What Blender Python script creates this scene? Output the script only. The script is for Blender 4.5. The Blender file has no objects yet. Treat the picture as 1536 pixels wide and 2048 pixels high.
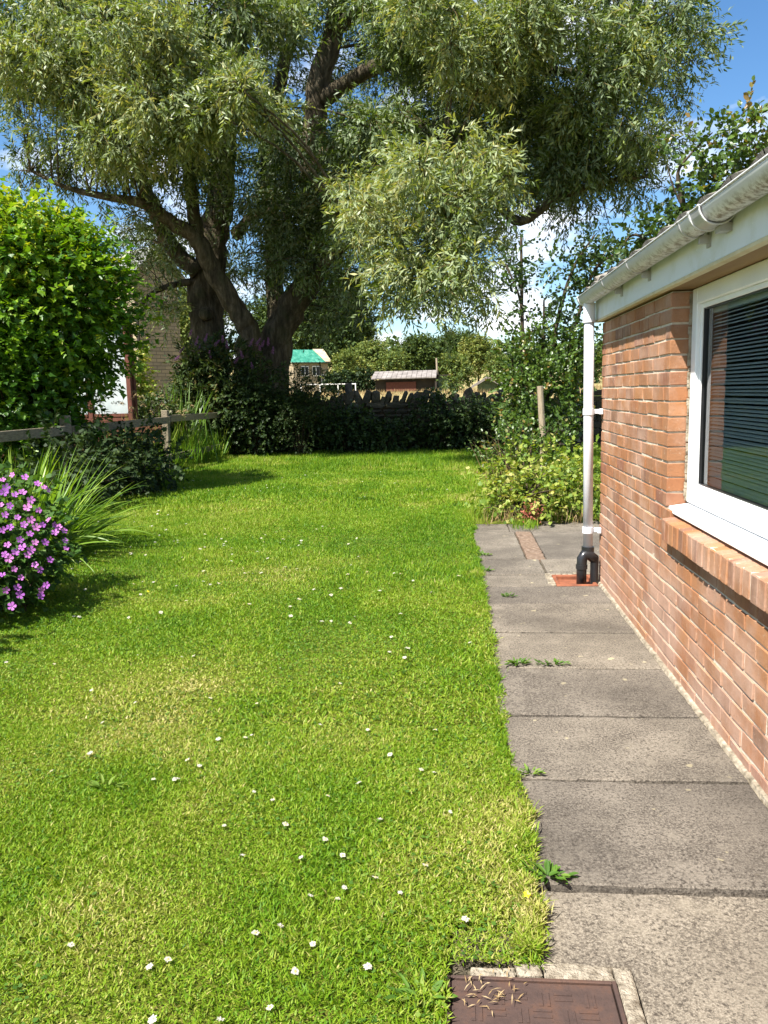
import bpy, bmesh, math, random
import numpy as np
from mathutils import Vector, Matrix

# ------------------------------------------------------------------ camera, sky, sun, exposure
SC = bpy.context.scene
COL = SC.collection
random.seed(7)
RNG = np.random.default_rng(11)

CAM_H, FPX = 1.40, 1600.0          # eye height, focal length in photo pixels (1536 x 2048)
_th = math.atan((1024 - 786.4) / FPX)
_ps = math.atan((910 - 768) * math.cos(_th) / FPX)
_F = Vector((-math.sin(_ps) * math.cos(_th), math.cos(_ps) * math.cos(_th), -math.sin(_th)))
_R = Vector((math.cos(_ps), math.sin(_ps), 0))
_U = _R.cross(_F)
_a = math.radians(1.4)
_R, _U = _R * math.cos(_a) - _U * math.sin(_a), _U * math.cos(_a) + _R * math.sin(_a)
cam = bpy.data.cameras.new("camera")
cam.sensor_fit = 'VERTICAL'
cam.sensor_height = 32.0
cam.lens = FPX / 2048 * 32.0
cam.clip_start, cam.clip_end = 0.05, 3000
camo = bpy.data.objects.new("camera", cam)
m = Matrix((_R, _U, -_F)).transposed().to_4x4()
m.translation = Vector((0, 0, CAM_H))
camo.matrix_world = m
COL.objects.link(camo)
SC.camera = camo

SUN_EL, SUN_AZ = math.radians(55), math.radians(222)    # azimuth clockwise from +Y
sd = Vector((math.sin(SUN_AZ) * math.cos(SUN_EL), math.cos(SUN_AZ) * math.cos(SUN_EL), math.sin(SUN_EL)))
sun = bpy.data.lights.new("sun", 'SUN')
sun.energy, sun.angle, sun.color = 5.0, math.radians(0.53), (1.0, 0.955, 0.88)
suno = bpy.data.objects.new("sun", sun)
suno.rotation_euler = sd.to_track_quat('Z', 'Y').to_euler()
suno.location = (0, 0, 30)
COL.objects.link(suno)

world = bpy.data.worlds.new("World")
SC.world = world
world.use_nodes = True
nt = world.node_tree
nt.nodes.clear()
def wn(t, **k):
    n = nt.nodes.new(t)
    for a, b in k.items():
        setattr(n, a, b)
    return n
sky = wn('ShaderNodeTexSky', sky_type='NISHITA')
sky.sun_disc = False
sky.sun_elevation, sky.sun_rotation = SUN_EL, SUN_AZ
sky.air_density, sky.dust_density, sky.ozone_density = 1.0, 0.15, 3.0
tc = wn('ShaderNodeTexCoord')
sep = wn('ShaderNodeSeparateXYZ')
nt.links.new(tc.outputs['Generated'], sep.inputs[0])
zz = wn('ShaderNodeMath', operation='ADD'); zz.inputs[1].default_value = 0.22
nt.links.new(sep.outputs['Z'], zz.inputs[0])
dx = wn('ShaderNodeMath', operation='DIVIDE'); dy = wn('ShaderNodeMath', operation='DIVIDE')
for d_, ax in ((dx, 'X'), (dy, 'Y')):
    nt.links.new(sep.outputs[ax], d_.inputs[0]); nt.links.new(zz.outputs[0], d_.inputs[1])
cmb = wn('ShaderNodeCombineXYZ')
nt.links.new(dx.outputs[0], cmb.inputs[0]); nt.links.new(dy.outputs[0], cmb.inputs[1])
cmb.inputs[2].default_value = 3.4
cn = wn('ShaderNodeTexNoise'); cn.inputs['Scale'].default_value = 2.1; cn.inputs['Detail'].default_value = 7
cn.inputs['Roughness'].default_value = 0.56
nt.links.new(cmb.outputs[0], cn.inputs['Vector'])
cr = wn('ShaderNodeValToRGB')
cr.color_ramp.elements[0].position, cr.color_ramp.elements[1].position = 0.50, 0.64
nt.links.new(cn.outputs['Fac'], cr.inputs['Fac'])
mx = wn('ShaderNodeMix', data_type='RGBA')
nt.links.new(cr.outputs['Color'], mx.inputs['Factor'])
hs = wn('ShaderNodeHueSaturation'); hs.inputs['Saturation'].default_value = 1.2
nt.links.new(sky.outputs[0], hs.inputs['Color']); nt.links.new(hs.outputs[0], mx.inputs['A'])
mx.inputs['B'].default_value = (8.2, 8.4, 8.8, 1)
bg = wn('ShaderNodeBackground'); bg.inputs['Strength'].default_value = 0.07
nt.links.new(mx.outputs['Result'], bg.inputs['Color'])
wo = wn('ShaderNodeOutputWorld')
nt.links.new(bg.outputs[0], wo.inputs[0])

SC.view_settings.view_transform = 'Standard'
SC.view_settings.look = 'None'
SC.view_settings.gamma = 1
SC.view_settings.use_curve_mapping = False
SC.view_settings.exposure = 1.42
SC.cycles.max_bounces = 8
SC.cycles.transparent_max_bounces = 8
SC.cycles.sample_clamp_indirect = 6.0

# ------------------------------------------------------------------ helpers
def at(px, py, Y):
    """Point on the plane y = Y that the photo shows at (px, py)."""
    r = _F + _R * ((px - 768) / FPX) + _U * ((1024 - py) / FPX)
    return Vector((0, 0, CAM_H)) + r * (Y / r.y)

def setp(o, label=None, category=None, group=None, kind=None):
    if label: o['label'] = label
    if category: o['category'] = category
    if group: o['group'] = group
    if kind: o['kind'] = kind
    return o

def empty(name, loc=(0, 0, 0), **k):
    o = bpy.data.objects.new(name, None)
    o.location = loc
    o.empty_display_size = 0.1
    COL.objects.link(o)
    return setp(o, **k)

def link(name, me, parent=None, mat=None, **k):
    o = bpy.data.objects.new(name, me)
    COL.objects.link(o)
    if mat is not None and not me.materials:
        me.materials.append(mat)
    if parent is not None:
        o.parent = parent
        o.matrix_parent_inverse = Matrix.Translation(-world_loc(parent))
    return setp(o, **k)

def world_loc(o):
    return Vector(o.location)      # children are placed in world coordinates

class MB:
    def __init__(s):
        s.v, s.f = [], []
    def box(s, x0, x1, y0, y1, z0, z1):
        b = len(s.v)
        s.v += [(x0, y0, z0), (x1, y0, z0), (x1, y1, z0), (x0, y1, z0), (x0, y0, z1), (x1, y0, z1), (x1, y1, z1), (x0, y1, z1)]
        s.f += [tuple(b + i for i in q) for q in ((0, 3, 2, 1), (4, 5, 6, 7), (0, 1, 5, 4), (1, 2, 6, 5), (2, 3, 7, 6), (3, 0, 4, 7))]
        return s
    def hexa(s, pts):
        b = len(s.v)
        s.v += [tuple(p) for p in pts]
        s.f += [tuple(b + i for i in q) for q in ((0, 3, 2, 1), (4, 5, 6, 7), (0, 1, 5, 4), (1, 2, 6, 5), (2, 3, 7, 6), (3, 0, 4, 7))]
        return s
    def bar(s, p, q, w, h, up=(0, 0, 1)):
        p, q = Vector(p), Vector(q)
        d = (q - p).normalized()
        a = d.cross(Vector(up)).normalized() * (w / 2)
        c = a.cross(d).normalized() * (h / 2)
        return s.hexa([p - a - c, p + a - c, q + a - c, q - a - c, p - a + c, p + a + c, q + a + c, q - a + c])
    def tube(s, pts, rad, n=8, cap=True, wob=0.0):
        pts = [Vector(p) for p in pts]
        b0 = len(s.v)
        ref = Vector((0.31, 0.17, 0.93))
        for i, p in enumerate(pts):
            d = (pts[min(i + 1, len(pts) - 1)] - pts[max(i - 1, 0)])
            d = d.normalized() if d.length > 1e-9 else Vector((0, 0, 1))
            if abs(d.dot(ref)) > 0.95: ref = Vector((0.9, 0.2, 0.1))
            a = (ref - d * ref.dot(d)).normalized(); c = d.cross(a)
            r = rad[i] if hasattr(rad, '__len__') else rad
            for k in range(n):
                t = 2 * math.pi * k / n
                rr = r * (1 + wob * (random.random() - .5))
                s.v.append(tuple(p + a * (rr * math.cos(t)) + c * (rr * math.sin(t))))
            ref = a
        for i in range(len(pts) - 1):
            for k in range(n):
                k2 = (k + 1) % n
                s.f.append((b0 + i * n + k, b0 + i * n + k2, b0 + (i + 1) * n + k2, b0 + (i + 1) * n + k))
        if cap:
            s.f.append(tuple(b0 + k for k in range(n))[::-1])
            s.f.append(tuple(b0 + (len(pts) - 1) * n + k for k in range(n)))
        return s
    def mesh(s, name, mat=None, bevel=0, smooth=False, segs=1):
        me = bpy.data.meshes.new(name)
        me.from_pydata(s.v, [], s.f)
        if bevel:
            bm = bmesh.new(); bm.from_mesh(me)
            bmesh.ops.bevel(bm, geom=bm.edges[:], offset=bevel, segments=segs, affect='EDGES', profile=0.5)
            bm.to_mesh(me); bm.free()
        if mat: me.materials.append(mat)
        if smooth:
            me.polygons.foreach_set('use_smooth', [True] * len(me.polygons))
        me.update()
        return me
    def build(s, name, mat, parent=None, bevel=0, smooth=False, segs=1, **k):
        return link(name, s.mesh(name, mat, bevel, smooth, segs), parent, None, **k)

def np_mesh(name, V, faces_flat, starts, totals, mat, tint=None):
    me = bpy.data.meshes.new(name)
    me.vertices.add(len(V)); me.vertices.foreach_set('co', np.ascontiguousarray(V, dtype=np.float32).ravel())
    me.loops.add(len(faces_flat)); me.loops.foreach_set('vertex_index', faces_flat.astype(np.int32))
    me.polygons.add(len(starts)); me.polygons.foreach_set('loop_start', starts.astype(np.int32))
    me.polygons.foreach_set('loop_total', totals.astype(np.int32))
    if tint is not None:
        at_ = me.attributes.new('tint', 'FLOAT', 'POINT')
        at_.data.foreach_set('value', tint.astype(np.float32))
    me.update(calc_edges=True)
    if mat: me.materials.append(mat)
    return me

def nrm(a):
    return a / np.maximum(np.linalg.norm(a, axis=1, keepdims=True), 1e-9)

# leaf outlines: (along, sideways, lift) and faces
LEAF = {
    'kite': ([(0, 0, 0), (.42, -.5, .05), (1, 0, -.04), (.42, .5, .05)], [(0, 1, 2, 3)]),
    'oval': ([(0, 0, 0), (.3, -.46, .06), (.7, -.4, .04), (1, 0, -.08), (.7, .4, .04), (.3, .46, .06)], [(0, 1, 2, 3), (0, 3, 4, 5)]),
    'lobed': ([(0, 0, 0), (.08, -.42, .03), (.38, -.36, .02), (.42, -.62, .05), (.62, -.3, .02), (1, 0, -.06), (.62, .3, .02), (.42, .62, .05), (.38, .36, .02), (.08, .42, .03)],
              [(0, 1, 2), (0, 2, 3, 4), (0, 4, 5), (0, 5, 6), (0, 6, 7, 8), (0, 8, 9)]),
    'lobe3': ([(0, 0, 0), (.22, -.55, .05), (.52, -.24, .03), (1, 0, -.08), (.52, .24, .03), (.22, .55, .05)], [(0, 1, 2), (0, 2, 3), (0, 3, 4), (0, 4, 5)]),
    'tri': ([(0, -.5, 0), (0, .5, 0), (1, 0, 0)], [(0, 1, 2)]),
}
def leaf_mesh(name, P, D, N, L, W, tint, kind, mat):
    tv, tf = LEAF[kind]
    tv = np.array(tv, dtype=np.float64)
    D = nrm(D); S = nrm(np.cross(D, N)); N = np.cross(S, D)
    n, k = len(P), len(tv)
    V = (P[:, None, :] + D[:, None, :] * (tv[None, :, 0:1] * L[:, None, None]) + S[:, None, :] * (tv[None, :, 1:2] * W[:, None, None])
         + N[:, None, :] * (tv[None, :, 2:3] * L[:, None, None])).reshape(-1, 3)
    flat = np.concatenate([np.array(f) for f in tf])
    tot = np.array([len(f) for f in tf])
    loops = (flat[None, :] + (np.arange(n) * k)[:, None]).ravel()
    totals = np.tile(tot, n)
    starts = np.concatenate([[0], np.cumsum(totals)[:-1]])
    return np_mesh(name, V, loops, starts, totals, mat, np.repeat(tint, k))

def rvec(n):
    return nrm(RNG.normal(size=(n, 3)))

def twig_cloud(clumps, per_m2, leaves, tlen, droop, outw, L, W, up=0.6, tint_j=0.28, surf=2.4, flat=0.6, rnd=0.55, zmin=0.02, cdir=0.0):
    """Leafy twigs through ellipsoid clumps (centre, radii, density, tint). Returns leaf arrays and twig polylines."""
    Ps, Ds, Ns, Ls, Ws, Ts, tw = [], [], [], [], [], [], []
    for c, r, dens, tt in clumps:
        c, r = np.array(c, dtype=float), np.array(r, dtype=float)
        area = 4 * math.pi * ((r[0] * r[1]) ** 1.6 / 3 + (r[0] * r[2]) ** 1.6 / 3 + (r[1] * r[2]) ** 1.6 / 3) ** (1 / 1.6)
        n = max(3, int(area * per_m2 * dens))
        u = rvec(n)
        # lumpy outline
        k1, k2 = RNG.normal(size=(3, 3)) * 2.4, RNG.normal(size=(3, 3)) * 4.6
        lump = 1 + 0.10 * np.sin(u @ k1 + 1.3).sum(1) / 1.5 + 0.07 * np.sin(u @ k2).sum(1) / 1.5
        rad = RNG.random(n) ** (1 / surf) * lump
        p = c + u * r * rad[:, None]
        d = nrm(u / r * r.mean() * outw + rvec(n) * rnd + rvec(1) * cdir + np.array([0, 0, -droop]))
        tl = tlen * RNG.uniform(.6, 1.3, n)
        tb = np.clip(tt + RNG.normal(size=n) * tint_j * .6, 0, 1)
        poly = [p]
        for j in range(leaves):
            f = (j + .5) / leaves
            dd = nrm(d + np.array([0, 0, -droop * 1.1]) * f)
            q = p + d * (tl * f)[:, None] + np.array([0, 0, -1.0]) * (tl * droop * .5 * f * f)[:, None]
            side = nrm(np.cross(dd, rvec(n)))
            ld = nrm(dd * .75 + side * .75 + np.array([0, 0, -droop * .3]))
            Ps.append(q); Ds.append(ld)
            Ns.append(nrm(np.array([0, 0, up]) + rvec(n) * flat + u * .35))
            s = RNG.uniform(.7, 1.25, n)
            Ls.append(L * s); Ws.append(W * s)
            Ts.append(np.clip(tb + RNG.normal(size=n) * tint_j * .5, 0, 1))
        mid = p + d * (tl * .5)[:, None] + np.array([0, 0, -1.0]) * (tl * droop * .125)[:, None]
        end = p + d * tl[:, None] + np.array([0, 0, -1.0]) * (tl * droop * .5)[:, None]
        tw.append(np.stack([p, mid, end], 1))
    P, D, N = np.concatenate(Ps), np.concatenate(Ds), np.concatenate(Ns)
    L_, W_, T_ = np.concatenate(Ls), np.concatenate(Ws), np.concatenate(Ts)
    ok = P[:, 2] > zmin
    return (P[ok], D[ok], N[ok], L_[ok], W_[ok], T_[ok]), np.concatenate(tw)

def twig_mesh(name, tw, r0, mat):
    """Thin three-sided twigs from (n,3,3) polylines."""
    n = len(tw)
    d = nrm(tw[:, 2] - tw[:, 0])
    a = nrm(np.cross(d, rvec(n))); b = np.cross(d, a)
    V = np.zeros((n, 7, 3))
    for k in range(3):
        t = 2 * math.pi * k / 3
        o = a * math.cos(t) + b * math.sin(t)
        V[:, k] = tw[:, 0] + o * r0
        V[:, 3 + k] = tw[:, 1] + o * r0 * .7
    V[:, 6] = tw[:, 2]
    f = [(0, 1, 4, 3), (1, 2, 5, 4), (2, 0, 3, 5), (3, 4, 6), (4, 5, 6), (5, 3, 6)]
    flat = np.concatenate([np.array(x) for x in f]); tot = np.array([len(x) for x in f])
    loops = (flat[None, :] + (np.arange(n) * 7)[:, None]).ravel()
    totals = np.tile(tot, n); starts = np.concatenate([[0], np.cumsum(totals)[:-1]])
    return np_mesh(name, V.reshape(-1, 3), loops, starts, totals, mat)

def vnoise(x, y, freq, seed):
    r = np.random.default_rng(seed).random((64, 64))
    x, y = x * freq, y * freq
    xi, yi = np.floor(x).astype(int), np.floor(y).astype(int)
    fx, fy = x - xi, y - yi
    fx, fy = fx * fx * (3 - 2 * fx), fy * fy * (3 - 2 * fy)
    g = lambda i, j: r[(xi + i) % 64, (yi + j) % 64]
    return (g(0, 0) * (1 - fx) + g(1, 0) * fx) * (1 - fy) + (g(0, 1) * (1 - fx) + g(1, 1) * fx) * fy

# ------------------------------------------------------------------ materials
class NB:
    """Small node-building helper for one material."""
    def __init__(s, name):
        s.m = bpy.data.materials.new(name); s.m.use_nodes = True
        s.t = s.m.node_tree; s.t.nodes.clear()
        s.out = s.n('ShaderNodeOutputMaterial')
    def n(s, t, **k):
        x = s.t.nodes.new(t)
        for a, b in k.items(): setattr(x, a, b)
        return x
    def l(s, a, b): s.t.links.new(a, b)
    def coord(s, scale=(1, 1, 1), src='pos'):
        if src == 'pos': o = s.n('ShaderNodeNewGeometry').outputs['Position']
        else: o = s.n('ShaderNodeTexCoord').outputs['Object']
        mp = s.n('ShaderNodeMapping'); mp.inputs['Scale'].default_value = scale
        s.l(o, mp.inputs['Vector']); return mp.outputs[0]
    def noise(s, vec, scale, detail=4, rough=.55):
        x = s.n('ShaderNodeTexNoise'); x.inputs['Scale'].default_value = scale
        x.inputs['Detail'].default_value = detail; x.inputs['Roughness'].default_value = rough
        s.l(vec, x.inputs['Vector']); return x.outputs['Fac']
    def ramp(s, fac, stops):
        x = s.n('ShaderNodeValToRGB'); e = x.color_ramp.elements
        while len(e) < len(stops): e.new(.5)
        for i, (p, c) in enumerate(stops):
            e[i].position = p
            e[i].color = (c, c, c, 1) if not hasattr(c, '__len__') else (*c, 1)
        s.l(fac, x.inputs['Fac']); return x.outputs['Color']
    def mix(s, fac, a, b, blend='MIX'):
        x = s.n('ShaderNodeMix', data_type='RGBA', blend_type=blend)
        for v, i in ((fac, 'Factor'), (a, 'A'), (b, 'B')):
            if hasattr(v, 'links') or hasattr(v, 'is_linked'): s.l(v, x.inputs[i])
            elif i == 'Factor': x.inputs[i].default_value = v
            else: x.inputs[i].default_value = (*v, 1)
        return x.outputs['Result']
    def math(s, op, a, b=None):
        x = s.n('ShaderNodeMath', operation=op)
        for i, v in enumerate((a, b)):
            if v is None: continue
            if hasattr(v, 'is_linked'): s.l(v, x.inputs[i])
            else: x.inputs[i].default_value = v
        return x.outputs[0]
    def bsdf(s, col, rough=.8, spec=.3, metal=0, bump=None, bstr=.3, bdist=.01, bump2=None):
        p = s.n('ShaderNodeBsdfPrincipled')
        if hasattr(col, 'is_linked'): s.l(col, p.inputs['Base Color'])
        else: p.inputs['Base Color'].default_value = (*col, 1)
        if hasattr(rough, 'is_linked'): s.l(rough, p.inputs['Roughness'])
        else: p.inputs['Roughness'].default_value = rough
        p.inputs['Specular IOR Level'].default_value = spec
        p.inputs['Metallic'].default_value = metal
        if bump is not None:
            b = s.n('ShaderNodeBump'); b.inputs['Strength'].default_value = bstr; b.inputs['Distance'].default_value = bdist
            s.l(bump, b.inputs['Height']); s.l(b.outputs[0], p.inputs['Normal'])
        return p
    def done(s, sh):
        s.l(sh.outputs[0] if hasattr(sh, 'outputs') else sh, s.out.inputs['Surface']); return s.m

def surf(name, stops, scale=8, rough=.8, spec=.3, bump=.3, bscale=None, bdist=.01, stretch=(1, 1, 1), src='pos', metal=0, detail=5):
    b = NB(name); v = b.coord(stretch, src)
    c = b.ramp(b.noise(v, scale, detail), stops)
    h = b.noise(v, bscale or scale * 4, 5)
    return b.done(b.bsdf(c, rough, spec, metal, h, bump, bdist))

def leaf_mat(name, stops, trans=.35, rough=.5, spec=.35, tcol=(1.25, 1.15, .45), back=None):
    b = NB(name)
    a = b.n('ShaderNodeAttribute', attribute_name='tint')
    c = b.ramp(a.outputs['Fac'], stops)
    if back is not None:
        g = b.n('ShaderNodeNewGeometry')
        c = b.mix(g.outputs['Backfacing'], c, b.mix(.65, c, back))
    p = b.bsdf(c, rough, spec)
    t = b.n('ShaderNodeBsdfTranslucent')
    b.l(b.mix(1.0, c, tcol, 'MULTIPLY'), t.inputs['Color'])
    ms = b.n('ShaderNodeMixShader'); ms.inputs[0].default_value = trans
    b.l(p.outputs[0], ms.inputs[1]); b.l(t.outputs[0], ms.inputs[2])
    return b.done(ms)

M = {}
# brick: orange and tan clay, colour varies from brick to brick and along the dragged face
b = NB('brick'); v = b.coord()
rn = b.n('ShaderNodeObjectInfo').outputs['Random']
base = b.ramp(rn, [(0, (.23, .090, .042)), (.2, (.31, .130, .054)), (.45, (.26, .120, .060)), (.68, (.35, .162, .070)), (.85, (.20, .080, .052)), (1, (.15, .088, .062))])
st = b.noise(b.coord((1, 14, 1.6)), 1.0, 5, .6)
base = b.mix(b.ramp(st, [(.35, 0.0), (.7, .75)]), base, (.35, .172, .085))
st2 = b.noise(b.coord((1, 9, 2.5)), 1.7, 3, .5)
base = b.mix(b.ramp(st2, [(.52, 0.0), (.75, .45)]), base, (.19, .10, .06))
sz_ = b.n('ShaderNodeSeparateXYZ'); b.l(v, sz_.inputs[0])
lowp = b.math('ADD', b.noise(v, 3.2, 5, .65), b.ramp(sz_.outputs['Z'], [(.0, .16), (.95, .0)]))
base = b.mix(b.ramp(lowp, [(.46, 0.0), (.68, .72)]), base, (.42, .275, .205))
stain = b.noise(b.coord((1, 1.3, .5)), 4.5, 5, .65)
base = b.mix(b.ramp(stain, [(.55, 0.0), (.75, .45)]), base, (.14, .09, .06))
sp = b.noise(v, 160, 3, .6)
base = b.mix(b.ramp(sp, [(.60, 0.0), (.72, .6)]), base, (.12, .07, .05))
base = b.mix(b.ramp(b.noise(v, 38, 4, .7), [(.62, 0.0), (.75, .55)]), base, (.6, .5, .4))
M['brick'] = b.done(b.bsdf(base, .88, .2, 0, b.noise(b.coord((1, 1.8, .7)), 110, 4, .65), .55, .006))
M['mortar'] = surf('mortar', [(.3, (.44, .37, .28)), (.6, (.60, .53, .43)), (.8, (.68, .62, .53))], 30, .95, .1, .6, 140, .006)
# concrete slabs: weathered exposed aggregate with lichen
b = NB('concrete_slab'); v = b.coord()
rn = b.n('ShaderNodeObjectInfo').outputs['Random']
big = b.noise(v, 4.2, 6, .68)
c0 = b.ramp(big, [(.32, (.085, .072, .058)), (.5, (.15, .13, .105)), (.66, (.235, .205, .165))])
fine = b.noise(v, 150, 3, .75)
c0 = b.mix(b.ramp(fine, [(.44, .0), (.60, .85)]), c0, (.30, .265, .215))
fine2 = b.noise(b.coord((1, 1, 1)), 85, 4, .8)
c0 = b.mix(b.ramp(fine2, [(.50, .0), (.62, .85)]), c0, (.04, .033, .027))
blot = b.noise(v, 9, 4, .55)
c0 = b.mix(b.ramp(blot, [(.56, .0), (.70, .55)]), c0, (.25, .22, .175))
c0 = b.mix(b.ramp(b.noise(v, 13, 2, .5), [(.70, .0), (.735, .8)]), c0, (.42, .37, .24))
c0 = b.mix(b.ramp(b.noise(v, 1.2, 3, .5), [(.42, .0), (.68, .6)]), c0, (.065, .057, .048))
c0 = b.mix(1.0, c0, b.ramp(rn, [(0, (.76, .75, .75)), (1, (1.02, 1.0, .96))]), 'MULTIPLY')
M['slab'] = b.done(b.bsdf(c0, .93, .15, 0, b.mix(.5, fine, fine2), .9, .008))
M['joint'] = surf('path_bed', [(.35, (.05, .042, .03)), (.6, (.12, .10, .07)), (.75, (.2, .17, .12))], 40, .95, .1, .6, 160)
M['mortar_pale'] = surf('pale_mortar', [(.3, (.12, .10, .07)), (.5, (.27, .23, .17)), (.75, (.42, .37, .29))], 26, .95, .1, .8, 90, .012)
M['old_brick'] = surf('worn_paving_brick', [(.3, (.10, .07, .05)), (.5, (.17, .115, .08)), (.7, (.25, .19, .14))], 30, .9, .2, .5, 90)
M['mortar_bed'] = surf('crumbled_mortar', [(.3, (.13, .105, .075)), (.5, (.29, .25, .19)), (.72, (.42, .37, .29))], 34, .95, .1, 1.0, 110, .014)
M['soil'] = surf('soil', [(.3, (.03, .022, .012)), (.6, (.08, .055, .03))], 25, .95, .1, .8, 90, .02)
b = NB('lawn_soil'); v = b.coord()
c0 = b.ramp(b.noise(v, 14, 6, .7), [(.3, (.05, .085, .010)), (.5, (.13, .165, .018)), (.7, (.24, .21, .055))])
M['lawn'] = b.done(b.bsdf(c0, .95, .1, 0, b.noise(v, 90, 5, .7), .9, .03))
b = NB('field'); v = b.coord()
c0 = b.ramp(b.noise(v, .35, 6, .65), [(.35, (.09, .12, .03)), (.5, (.34, .27, .12)), (.7, (.46, .37, .17))])
M['field'] = b.done(b.bsdf(c0, .95, .1, 0, b.noise(v, 6, 5, .7), .9, .2))
M['upvc'] = surf('white_plastic', [(.3, (.74, .75, .76)), (.7, (.82, .83, .83))], 5, .32, .5, .05, 20)
b = NB('weathered_gutter'); v = b.coord()
g = b.n('ShaderNodeNewGeometry'); sx = b.n('ShaderNodeSeparateXYZ'); b.l(g.outputs['Normal'], sx.inputs[0])
dirt = b.math('MULTIPLY', b.ramp(b.noise(b.coord((1, 1.0, 1)), 34, 5, .7), [(.45, 0.0), (.6, 1.0)]), b.ramp(b.math('MULTIPLY', sx.outputs['Z'], -1.0), [(.40, .02), (.85, .9)]))
c0 = b.mix(b.ramp(b.noise(v, 7, 4, .6), [(.4, .0), (.75, .35)]), (.66, .665, .67), (.48, .47, .44))
c0 = b.mix(dirt, c0, (.12, .095, .045))
M['gutter'] = b.done(b.bsdf(c0, .45, .45, 0, b.noise(v, 60, 4), .1, .004))
M['bracket_shade_grey'] = surf('shade_grey_plastic', [(.3, (.30, .30, .30)), (.7, (.42, .42, .41))], 9, .4, .4, .05, 30)  # bracket colour darkened to stand in for the shadows round them
M['pipe'] = surf('pale_grey_plastic', [(.3, (.60, .60, .62)), (.7, (.70, .70, .72))], 6, .38, .45, .05, 30)
b = NB('fascia_paint'); v = b.coord()
c0 = b.mix(b.ramp(b.noise(b.coord((1, .8, 1)), 5, 5, .6), [(.50, .0), (.70, .4)]), (.70, .74, .78), (.42, .43, .28))
c0 = b.mix(b.ramp(b.noise(b.coord((1, 6, 14)), 4, 2, .5), [(.72, .0), (.76, .8)]), c0, (.85, .87, .87))
M['fascia'] = b.done(b.bsdf(c0, .4, .4, 0, b.noise(v, 50, 4), .15, .004))
M['trim'] = surf('stained_trim', [(.3, (.50, .42, .25)), (.6, (.62, .55, .38))], 12, .6, .3, .2, 60)
M['lintel'] = surf('brown_lintel', [(.3, (.20, .115, .05)), (.6, (.27, .17, .08))], 9, .7, .3, .2, 50, stretch=(1, .2, 1))
M['tile'] = surf('roof_tile', [(.3, (.10, .09, .08)), (.55, (.2, .18, .15)), (.75, (.3, .27, .22))], 20, .9, .2, .6, 90)
M['black'] = surf('black_plastic', [(.3, (.012, .012, .013)), (.7, (.022, .022, .024))], 8, .28, .5, .05, 40)
M['terracotta'] = surf('terracotta', [(.3, (.14, .05, .028)), (.6, (.25, .085, .04)), (.8, (.19, .09, .055))], 18, .7, .3, .3, 80)
M['plaster'] = surf('plaster', [(.3, (.30, .30, .29)), (.7, (.36, .36, .35))], 3, .9, .2, .1, 40)
M['slat'] = surf('blind_slat', [(.3, (.64, .69, .67)), (.7, (.70, .74, .72))], 3, .45, .4, .02, 30)
b = NB('glass')
fr_ = b.n('ShaderNodeFresnel'); fr_.inputs['IOR'].default_value = 1.55
tr_ = b.n('ShaderNodeBsdfTransparent'); tr_.inputs['Color'].default_value = (.80, .87, .85, 1)
gs_ = b.n('ShaderNodeBsdfGlossy'); gs_.inputs['Roughness'].default_value = 0.0
gl = b.n('ShaderNodeMixShader'); b.l(fr_.outputs[0], gl.inputs[0]); b.l(tr_.outputs[0], gl.inputs[1]); b.l(gs_.outputs[0], gl.inputs[2])
M['glass'] = b.done(gl)
# rusty iron manhole cover
b = NB('rusty_iron'); v = b.coord()
c0 = b.ramp(b.noise(v, 11, 6, .65), [(.3, (.045, .030, .026)), (.5, (.070, .044, .036)), (.68, (.105, .055, .036)), (.82, (.20, .085, .04))])
c0 = b.mix(b.ramp(b.noise(v, 70, 4, .7), [(.58, .0), (.72, .6)]), c0, (.035, .024, .02))
M['rust'] = b.done(b.bsdf(c0, .78, .3, .15, b.noise(v, 140, 4), .4, .003))
M['bark'] = None
b = NB('willow_bark'); v = b.coord((1, 1, .22))
n1 = b.noise(v, 9, 6, .65)
c0 = b.ramp(n1, [(.3, (.028, .022, .014)), (.5, (.08, .065, .042)), (.7, (.17, .14, .095))])
c0 = b.mix(b.ramp(b.noise(b.coord(), 3, 4), [(.5, .0), (.7, .5)]), c0, (.045, .055, .02))
M['bark'] = b.done(b.bsdf(c0, .95, .1, 0, n1, 1.0, .12))
M['bark_thin'] = surf('twig_bark', [(.3, (.03, .022, .014)), (.7, (.075, .056, .034))], 14, .9, .2, .4, 60)
M['twig_yellow'] = surf('yellow_twig', [(.3, (.19, .14, .05)), (.7, (.27, .2, .08))], 3, .7, .2, .1)
M['wood_grey'] = surf('weathered_timber', [(.3, (.14, .11, .075)), (.55, (.24, .20, .14)), (.75, (.32, .27, .19))], 11, .9, .2, .6, 60, stretch=(6, 1, 6))
M['wood_stake'] = surf('stake_timber', [(.3, (.22, .17, .11)), (.6, (.36, .29, .20))], 18, .9, .2, .6, 70, stretch=(4, 4, .5))
M['stone'] = None
b = NB('drystone'); v = b.coord()
rn = b.n('ShaderNodeObjectInfo').outputs['Random']
c0 = b.ramp(rn, [(0, (.07, .06, .045)), (.5, (.10, .085, .062)), (1, (.05, .044, .035))])
c0 = b.mix(b.ramp(b.noise(v, 7, 5, .6), [(.45, .0), (.7, .6)]), c0, (.06, .06, .035))
M['stone'] = b.done(b.bsdf(c0, .95, .15, 0, b.noise(v, 24, 5, .65), .9, .03))
M['house_stone'] = surf('coursed_stone', [(.3, (.33, .26, .16)), (.5, (.46, .37, .24)), (.7, (.55, .46, .31))], 2.2, .9, .2, .4, 8)
b = NB('coursed_walling'); bt = b.n('ShaderNodeTexBrick'); b.l(b.coord((1, 1, 1), 'obj'), bt.inputs['Vector'])
_mp = bt.inputs['Vector'].links[0].from_node; _mp.inputs['Rotation'].default_value = (math.radians(90), 0, 0)
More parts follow.
